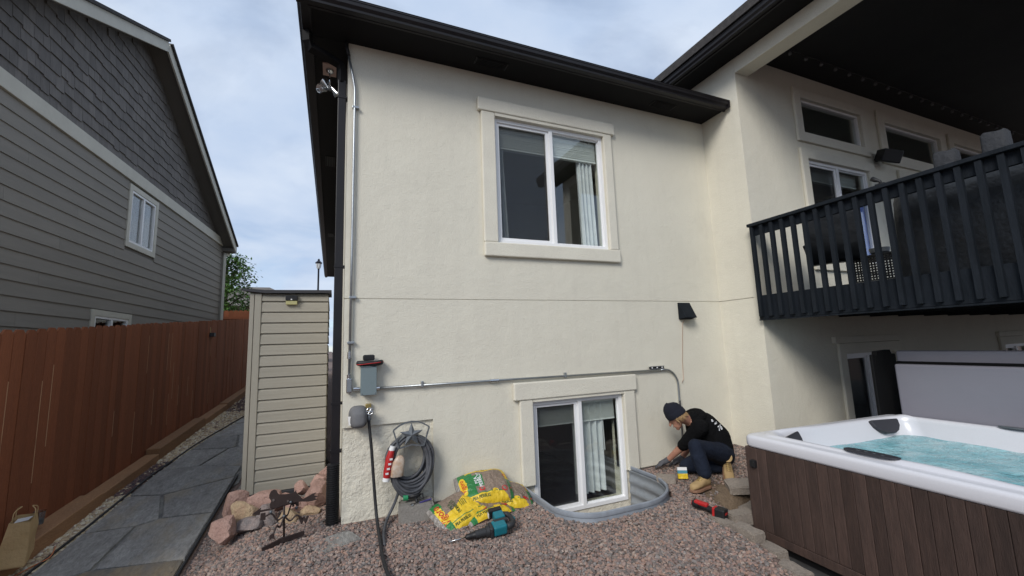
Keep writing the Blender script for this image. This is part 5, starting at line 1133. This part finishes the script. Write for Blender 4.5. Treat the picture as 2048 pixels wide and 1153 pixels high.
for lb, x_, y_, z_, sz, mt_, sd_ in RK:
    me = bpy.data.meshes.new('rock'); bm = bmesh.new(); bmesh.ops.create_icosphere(bm, subdivisions=3, radius=.5)
    rr = random.Random(sd_*11); planes = [(Vector((rr.gauss(0, 1), rr.gauss(0, 1), rr.gauss(0, 1))).normalized(), rr.uniform(.25, .40)) for _ in range(15)]
    for v in bm.verts:
        for nrm, d in planes:
            e = v.co.dot(nrm)-d
            if e > 0: v.co -= nrm*e*.97
        v.co = Vector((v.co.x*sz*1.16, v.co.y*sz*1.0, v.co.z*sz*.92)); v.co += v.co.normalized()*mnoise.noise(v.co*16+Vector((sd_, 0, 0)))*.012
    for f in bm.faces: f.smooth = True
    bm.to_mesh(me); bm.free(); me.set_sharp_from_angle(angle=RAD(13)); me.materials.append(M[mt_])
    tag(from_mesh('rock', me, None, Matrix.Translation((x_, y_-.03, z_+.055)) @ Matrix.Rotation(rr.uniform(0, 6), 4, 'Z') @ Matrix.Rotation(rr.uniform(-.35, .35), 4, 'X')), lb, 'rock', 'rocks piled in front of the shed')
stone_block('stepping_stone', 'flat grey stone half buried in gravel by the wall corner', 'stone', (.05, -.36, .0), (.34, .26, .045), RAD(25), 'slate', 31)
# ------------------------------------------------------------------ weathervane
WV = thing('weathervane', 'dark brown iron weathervane leaning before the rock pile', 'weathervane', (-.33, -.18, 0))
yv = -.18
MB().tube([(-.33, yv, .012), (-.335, yv, .20), (-.339, yv, .33)], .0085, 8).build('pole', M['rust'], WV, smooth=True)
MB().bar((-.475, -.262, .022), (-.35, -.195, .045), .012, .04).build('base_bar', M['rust'], WV, bevel=.003); MB().bar((-.352, -.196, .044), (-.185, -.15, .052), .012, .04).build('base_bar', M['rust'], WV, bevel=.003)
bird = [(-.436, .302), (-.44, .335), (-.43, .36), (-.446, .385), (-.446, .41), (-.435, .435), (-.415, .445), (-.395, .435), (-.385, .41), (-.375, .40), (-.33, .395), (-.29, .395), (-.262, .402), (-.252, .418), (-.250, .398), (-.235, .375), (-.215, .355), (-.20, .335), (-.175, .345), (-.13, .365), (-.10, .37), (-.115, .35), (-.085, .34), (-.11, .33), (-.09, .315), (-.13, .308), (-.17, .310), (-.205, .318), (-.24, .320), (-.29, .318), (-.35, .31), (-.40, .298)]
MB().prism(bird, -.003, .003, M=Matrix.Translation((0, yv-.012, 0)) @ Matrix.Rotation(RAD(90), 4, 'X')).build('bird_plate', M['rust'], WV)
for x_, z_, r_ in ((-.415, .365, .010), (-.31, .34, .008)): MB().lathe([(r_, -.003), (r_, .003)], (x_, yv-.017, z_), 10, M=Matrix.Rotation(RAD(90), 4, 'X')).build('rivet', M['chrome'], WV)
MB().tube([(-.44, yv, .29), (-.34, yv, .305), (-.24, yv, .318)], .005, 6).build('arrow_shaft', M['rust'], WV)
MB().prism([(-.565, .277), (-.50, .318), (-.505, .298), (-.44, .300), (-.44, .286), (-.505, .284), (-.51, .262)], -.003, .003, M=Matrix.Translation((0, yv, 0)) @ Matrix.Rotation(RAD(90), 4, 'X')).build('arrow_head', M['rust'], WV)
def scroll(p, q, r_, name='scroll_arm'): return MB().tube(spline([p, tuple((Vector(p)*2+Vector(q))/3+Vector((0, 0, -.03))), tuple((Vector(p)+Vector(q)*2)/3+Vector((0, 0, .02))), q], 6), r_, 6).build(name, M['rust'], WV, smooth=True)
scroll((-.336, yv, .225), (-.47, yv-.02, .25), .007); scroll((-.336, yv, .225), (-.2, yv+.02, .17), .007); scroll((-.336, yv, .22), (-.40, yv-.12, .13), .007); scroll((-.336, yv, .23), (-.27, yv+.12, .27), .007)
for x_, y_, z_, r_ in ((-.43, yv-.02, .278, .012), (-.288, yv-.02, .329, .010), (-.252, yv+.1, .24, .012), (-.336, yv, .225, .012)): blob('knob', (x_, y_, z_), (r_, r_, r_), M['pewter'], 2, WV).matrix_basis = W[WV.name].inverted()
for s_, x_, y_, z_ in (('E', -.485, yv-.02, .25), ('S', -.405, yv-.125, .115), ('W', -.19, yv+.02, .155), ('N', -.262, yv+.125, .27)):
    vs2, fs2 = text_mesh(s_, .062, 0, .006); k = len(vs2)
    MB().add([(x_+q.x, y_+d, z_+q.y) for d in (-.003, .003) for q in vs2], fs2+[tuple(i+k for i in f[::-1]) for f in fs2]).build('letter', M['rust'], WV)
# ------------------------------------------------------------------ paper bag, cup, cord at the left edge
PB = thing('paper_bag', 'brown paper carrier bag with twisted handles by the fence', 'paper bag', (-2.42, .75, -.1))
Mb = Matrix.Translation((-2.37, .74, -.06)) @ Matrix.Rotation(RAD(-72), 4, 'Z') @ Matrix.Rotation(RAD(-6), 4, 'X')
L_ = []
for z_, wx, wy in ((0, .19, .08), (.01, .192, .082), (.12, .19, .08), (.22, .192, .07), (.32, .195, .06)):
    L_.append([Vector((a*wx+.006*math.sin(z_*40+b), b*wy+.006*math.cos(z_*31+a), z_+.018*a*(z_ > .25))) for a, b in ((-1, -1), (-.3, -1.04), (.4, -.98), (1, -1), (1.03, 0), (1, 1), (.3, 1.03), (-.4, .97), (-1, 1), (-1.03, 0))])
mb = MB().loft(L_, cap=False); mb.f.append(tuple(range(10))[::-1]); mb.mi.append(0)
o = mb.build('bag_body', M['paper'], PB, world=Mb); so_ = o.modifiers.new('solid', 'SOLIDIFY'); so_.thickness = .002
for s_ in (-1, 1): MB().tube(spline([(-.07, s_*.055, .27), (-.055, s_*.06, .38), (0, s_*.03, .41), (.055, s_*.06, .38), (.07, s_*.055, .27)], 6), .004, 6).build('handle', M['paper'], PB, world=Mb, smooth=True)
tag(MB().add([(x, y_, z_) for x, y_, z_ in ((-.14, -.05, .285), (.05, -.05, .30), (.06, .03, .315), (-.12, .04, .30))], [(0, 1, 2, 3)]).build('paper_sheet', M['white'], world=Mb), 'white paper showing inside the brown paper bag', 'paper')
CP = thing('plastic_cup', 'clear plastic cup standing on the timber behind the paper bag', 'cup', (-2.48, 1.24, .03))
MB().lathe([(.032, .035), (.034, .037), (.043, .15), (.046, .152), (.043, .152), (.032, .04)], (-2.47, 1.25, .02), 18).build('cup_wall', M['clear_plastic'], CP, smooth=40); MB().lathe([(.030, .042), (.034, .075), (.02, .085)], (-2.47, 1.25, .02), 14).build('dregs', M['black_rubber'], CP, smooth=40)
pts = [(-2.25, 1.05, -.10), (-2.22, .9, -.135), (-2.28, .78, -.15), (-2.33, .6, -.16), (-2.30, .4, -.17), (-2.34, .1, -.18), (-2.2, -.3, -.2)]
tag(MB().tube(spline(pts), .005, 6).build('orange_cord', M['orange'], smooth=True), 'thin orange cord on the cream pebbles by the paper bag', 'cord')
tag(MB().box(-1.42, -1.06, 6.4, 6.5, .2, .33).build('brick_edger', M['rust'], bevel=.02), 'dark red brick at the far end of the path beside the shed', 'brick')

# ------------------------------------------------------------------ the crouching man
from mathutils.bvhtree import BVHTree
def capsules_mesh(name, caps, voxel, smooth_it, mats):
    bm = bmesh.new()
    for p0, p1, r0, r1, tg in caps:
        p0, p1 = Vector(p0), Vector(p1); d = p1-p0; L = max(d.length, 1e-4); R_ = d.to_track_quat('Z', 'Y').to_matrix() if d.length > 1e-4 else Matrix.Identity(3)
        ringz = [(-r0*math.cos(a), r0*math.sin(a)) for a in np.linspace(0, math.pi/2, 6)]+[(L+r1*math.sin(a), r1*math.cos(a)) for a in np.linspace(0, math.pi/2, 6)]
        rows = []
        for z_, r_ in ringz: rows.append([bm.verts.new(p0+R_ @ Vector((max(r_, 1e-4)*math.cos(t), max(r_, 1e-4)*math.sin(t), z_))) for t in np.linspace(0, 2*math.pi, 14, endpoint=False)])
        for a, b in zip(rows, rows[1:]):
            for j in range(14): bm.faces.new((a[j], a[(j+1) % 14], b[(j+1) % 14], b[j]))
        bm.faces.new(rows[0][::-1]); bm.faces.new(rows[-1])
    me = bpy.data.meshes.new(name); bm.to_mesh(me); bm.free(); o = bpy.data.objects.new(name, me); col.objects.link(o)
    md = o.modifiers.new('r', 'REMESH'); md.mode = 'VOXEL'; md.voxel_size = voxel
    sm_ = o.modifiers.new('s', 'SMOOTH'); sm_.factor = .5; sm_.iterations = smooth_it
    bpy.context.view_layer.update(); out = bpy.data.meshes.new_from_object(o.evaluated_get(bpy.context.evaluated_depsgraph_get())); bpy.data.objects.remove(o)
    P = np.array([v.co for v in out.vertices]); C_ = np.array([p.center for p in out.polygons]); best = np.full(len(C_), 1e9); idx = np.zeros(len(C_), int)
    for p0, p1, r0, r1, tg in caps:
        a, b = np.array(p0), np.array(p1); ab = b-a; t = np.clip(((C_-a)@ab)/max(ab@ab, 1e-9), 0, 1); dd = np.linalg.norm(C_-(a+t[:, None]*ab), axis=1)-(r0+(r1-r0)*t)
        k = dd < best; best[k] = dd[k]; idx[k] = tg
    out.materials.clear()
    for mm in mats: out.materials.append(mm)
    out.polygons.foreach_set('material_index', idx.astype(np.int32)); out.polygons.foreach_set('use_smooth', [True]*len(out.polygons)); out.update(); return out
SK, HO, JE, GL, BO, SO = range(6)
PS_ = thing('person', 'crouching man in black hoodie, beanie, jeans and tan boots working at the wall', 'person', (3.8, -.6, .02))
hc = Vector((3.672, -.425, .655)); fdir = Vector((-.72, .60, -.72)).normalized(); side = fdir.cross(Vector((0, 0, 1))).normalized(); hup = side.cross(fdir)
Hd = lambda a, b, c: tuple(hc+fdir*a+side*b+hup*c)
caps = [
 # head: skull, jaw, chin, nose, ears, neck
 (Hd(-.02, 0, .03), Hd(.02, 0, .03), .088, .085, SK), (Hd(.03, 0, -.03), Hd(.05, 0, -.075), .066, .045, SK), (Hd(.07, 0, -.10), Hd(.075, 0, -.105), .026, .024, SK), (Hd(.105, 0, -.005), Hd(.122, 0, -.032), .010, .015, SK),
 (Hd(-.005, .085, -.01), Hd(-.01, .088, .02), .014, .016, SK), (Hd(-.005, -.085, -.01), Hd(-.01, -.088, .02), .014, .016, SK), (Hd(.085, -.02, -.062), Hd(.085, .02, -.062), .016, .016, SK),
 (Hd(-.04, 0, -.04), (3.83, -.44, .60), .058, .064, SK),
 # torso
 ((4.085, -.60, .285), (4.09, -.565, .40), .160, .162, HO), ((4.09, -.565, .40), (4.00, -.49, .52), .162, .168, HO), ((4.00, -.49, .52), (3.91, -.455, .59), .165, .115, HO), ((3.91, -.455, .585), (3.84, -.44, .615), .10, .075, HO),
 ((3.97, -.49, .55), (3.825, -.60, .555), .11, .082, HO), ((3.97, -.46, .55), (4.00, -.31, .565), .11, .082, HO),
 # arms: sleeve, forearm, hand
 ((3.825, -.605, .545), (3.765, -.45, .365), .092, .072, HO), ((3.765, -.45, .365), (3.752, -.405, .325), .069, .064, HO), ((3.755, -.42, .335), (3.695, -.205, .125), .048, .030, SK), ((3.695, -.205, .125), (3.685, -.19, .115), .037, .035, GL), ((3.685, -.19, .115), (3.635, -.145, .075), .034, .033, GL),
 ((4.0, -.31, .56), (4.035, -.285, .33), .078, .064, HO), ((4.035, -.285, .33), (4.0, -.262, .28), .066, .06, HO), ((4.01, -.27, .29), (3.905, -.21, .125), .047, .03, SK), ((3.905, -.21, .125), (3.84, -.16, .075), .036, .033, GL),
 # legs
 ((4.06, -.66, .235), (3.97, -.71, .27), .135, .115, JE), ((3.97, -.71, .27), (3.515, -.825, .425), .115, .074, JE), ((3.515, -.825, .425), (3.52, -.845, .33), .076, .074, JE), ((3.52, -.845, .33), (3.545, -.88, .18), .08, .072, JE),
 ((4.08, -.56, .22), (3.74, -.44, .105), .12, .078, JE), ((3.74, -.44, .105), (3.99, -.645, .105), .076, .06, JE),
 # boots
 ((3.545, -.88, .18), (3.55, -.875, .12), .05, .036, BO), 
 ((3.99, -.645, .115), (4.02, -.67, .12), .05, .04, BO)]
for c, d, n3 in (((3.635, -.145, .075), Vector((-.72, .55, -.42)), Vector((.6, .75, 0))), ((3.84, -.16, .075), Vector((-.75, .5, -.42)), Vector((.6, .75, 0)))):
    d.normalize(); c = Vector(c); n3.normalize()
    for k in range(4):
        b = c+n3*(-.027+.018*k); ln = (.048, .056, .055, .042)[k]; m_ = b+d*ln; e = m_+(d+Vector((0, 0, -.9))).normalized()*ln*.55; caps += [(tuple(b), tuple(m_), .0115, .0105, GL), (tuple(m_), tuple(e), .0105, .009, GL)]
    tb_ = c-n3*.030-d*.02; caps += [(tuple(tb_), tuple(tb_-n3*.03+d*.025), .013, .011, GL), (tuple(tb_-n3*.03+d*.025), tuple(tb_-n3*.028+d*.055), .011, .009, GL)]
bme = capsules_mesh('body', caps, .0085, 5, [M['skin'], M['hoodie'], M['jeans'], M['glove'], M['boot'], M['sole']])
body = from_mesh('body', bme, PS_)
# eyes, mouth line
for s_ in (-1, 1): MB().lathe([(.010, 0), (.011, .003), (.004, .008)], (0, 0, 0), 10).build('eye', M['black_plastic'], PS_, world=Matrix.Translation(Hd(.098, s_*.033, .012)) @ fdir.to_track_quat('Z', 'Y').to_matrix().to_4x4())
MB().bar(Hd(.103, -.022, -.066), Hd(.103, .022, -.066), .005, .005).build('mouth', mat('lip', (.3, .11, .09), .5), PS_)
# hair below the beanie at the back and sides
hm = MB()
for k in range(110):
    a = RAD(random.uniform(70, 290)); p = Vector(Hd(.093*math.cos(a), .094*math.sin(a), random.uniform(-.005, .03))); q = p+Vector(Hd(.02*math.cos(a)-.01, .014*math.sin(a), -random.uniform(.035, .075)))-hc
    hm.tube([p, (p+q)/2+Vector((random.uniform(-.006, .006),)*3), q], [.007, .006, .002], 5, cap=False)
hm.build('hair', M['hair'], PS_, smooth=True)
# knitted beanie with folded cuff
cl_ = []
for zz, rr_ in ((-.012, .100), (-.016, .108), (.0, .111), (.04, .110), (.045, .106), (.052, .1035), (.08, .099), (.11, .086), (.135, .062), (.150, .032), (.155, .006)):
    cl_.append([Vector(Hd(rr_*1.04*math.cos(t)-.012-.10*max(0, zz-.05), rr_*.98*math.sin(t), zz+.018+.012*math.cos(t))) for t in np.linspace(0, 2*math.pi, 32, endpoint=False)])
MB().loft(cl_).build('beanie', M['knit'], PS_, smooth=55)
MB().lathe([(.013, 0), (.012, .004)], (0, 0, 0), 12).build('beanie_badge', mat('blue_badge', (.06, .16, .26), .5), PS_, world=Matrix.Translation(Hd(-.055, .098, .05)) @ (side*.9-fdir*.35).to_track_quat('Z', 'Y').to_matrix().to_4x4())
# hood lying on the shoulders
hd = MB(); L_ = []
for k in range(15):
    a = RAD(-115+230*k/14); c = Vector((3.875, -.452, .645))+Vector((math.cos(a)*.085, -math.sin(a)*.12, -.012+.04*math.cos(a))); r_ = .030+.026*math.cos(a*.75)**2
    t = Vector((-math.sin(a)*.085, -math.cos(a)*.12, 0)).normalized(); u_ = Vector((0, 0, 1)); s3 = t.cross(u_)
    L_.append([c+s3*r_*1.2*math.cos(q)+u_*r_*math.sin(q) for q in np.linspace(0, 2*math.pi, 12, endpoint=False)])
hd.loft(L_).build('hood', M['hoodie'], PS_, smooth=True)
# laces and white back print
bvh = BVHTree.FromPolygons([v.co.copy() for v in bme.vertices], [tuple(p.vertices) for p in bme.polygons])
def back_print(s, size, ctr, xa, ya, bold=.001, shear=.2):
    xa = Vector(xa).normalized(); ya = (Vector(ya)-xa*Vector(ya).dot(xa)).normalized(); nz = xa.cross(ya); vs2, fs2 = text_mesh(s, size, shear, bold); P = []
    for q in vs2:
        p = Vector(ctr)+xa*q.x+ya*q.y+nz*.4; h_ = bvh.ray_cast(p, -nz); P.append((h_[0]+nz*.005) if h_[0] else p-nz*.4)
    MB().add(P, fs2).build('back_print', M['whiteprint'], PS_, fix=False)
xa, ya = (.80, -.42, .22), (-.35, .1, .9)
back_print('76', .06, (4.06, -.66, .53), xa, ya, .002); back_print('MO', .024, (4.03, -.64, .58), xa, ya); back_print('EL', .028, (4.0, -.62, .61), xa, ya)
def boot(o, yaw_, pitch_, up_):
    Mq = Matrix.Translation(o) @ Matrix.Rotation(yaw_, 4, 'Z') @ Matrix.Rotation(pitch_, 4, 'Y')       # local x: toe, z: up, origin under the heel
    L_ = []
    for x_, wd, ht in ((-.045, .022, .06), (-.035, .036, .085), (0, .041, .105), (.05, .042, .108), (.09, .045, .088), (.13, .050, .070), (.17, .050, .064), (.205, .042, .056), (.225, .024, .042)):
        L_.append([Vector((x_, wd*math.copysign(abs(math.cos(t))**.8, math.cos(t)), .018+max(0, .5+.5*math.sin(t))**.8*ht)) for t in np.linspace(-math.pi/2, 1.5*math.pi, 18, endpoint=False)])
    b_ = MB().loft(L_).build('boot', M['boot'], PS_, world=Mq, smooth=50)
    out = [(-.052, 0), (-.046, .03), (-.01, .044), (.06, .044), (.12, .054), (.17, .056), (.21, .046), (.236, .02), (.236, -.02), (.21, -.046), (.17, -.056), (.12, -.054), (.06, -.044), (-.01, -.044), (-.046, -.03)]
    MB().prism(out, 0, .024).build('sole', M['sole'], b_, world=Mq, bevel=.004)
    MB().loft([[Vector((.005+sh+rx*math.cos(t), ry*math.sin(t), z_)) for t in np.linspace(0, 2*math.pi, 18, endpoint=False)] for z_, rx, ry, sh in ((.06, .046, .040, .005), (.11, .05, .043, .0), (.15, .055, .05, -.006), (.165, .06, .054, -.008), (.168, .05, .045, -.008))]).build('shaft', M['boot'], b_, world=Mq, smooth=50)
    MB().loft([[Vector((x_, y_*.02, z_)) for y_ in (-1, 1)] for x_, z_ in ((.11, .093), (.08, .112), (.055, .135), (.06, .165))], closed=False, cap=False).build('tongue', M['boot'], b_, world=Mq, smooth=True)
    for k in range(5): MB().tube([(.118-.018*k, -.026, .088+.011*k), (.116-.018*k, 0, .101+.012*k), (.122-.018*k, .026, .088+.011*k)], .0038, 6).build('lace', M['brass'], b_, world=Mq, smooth=True)
boot((3.565, -.872, .018), RAD(187), 0, 0); boot((4.065, -.69, .135), RAD(232), RAD(48), 0)
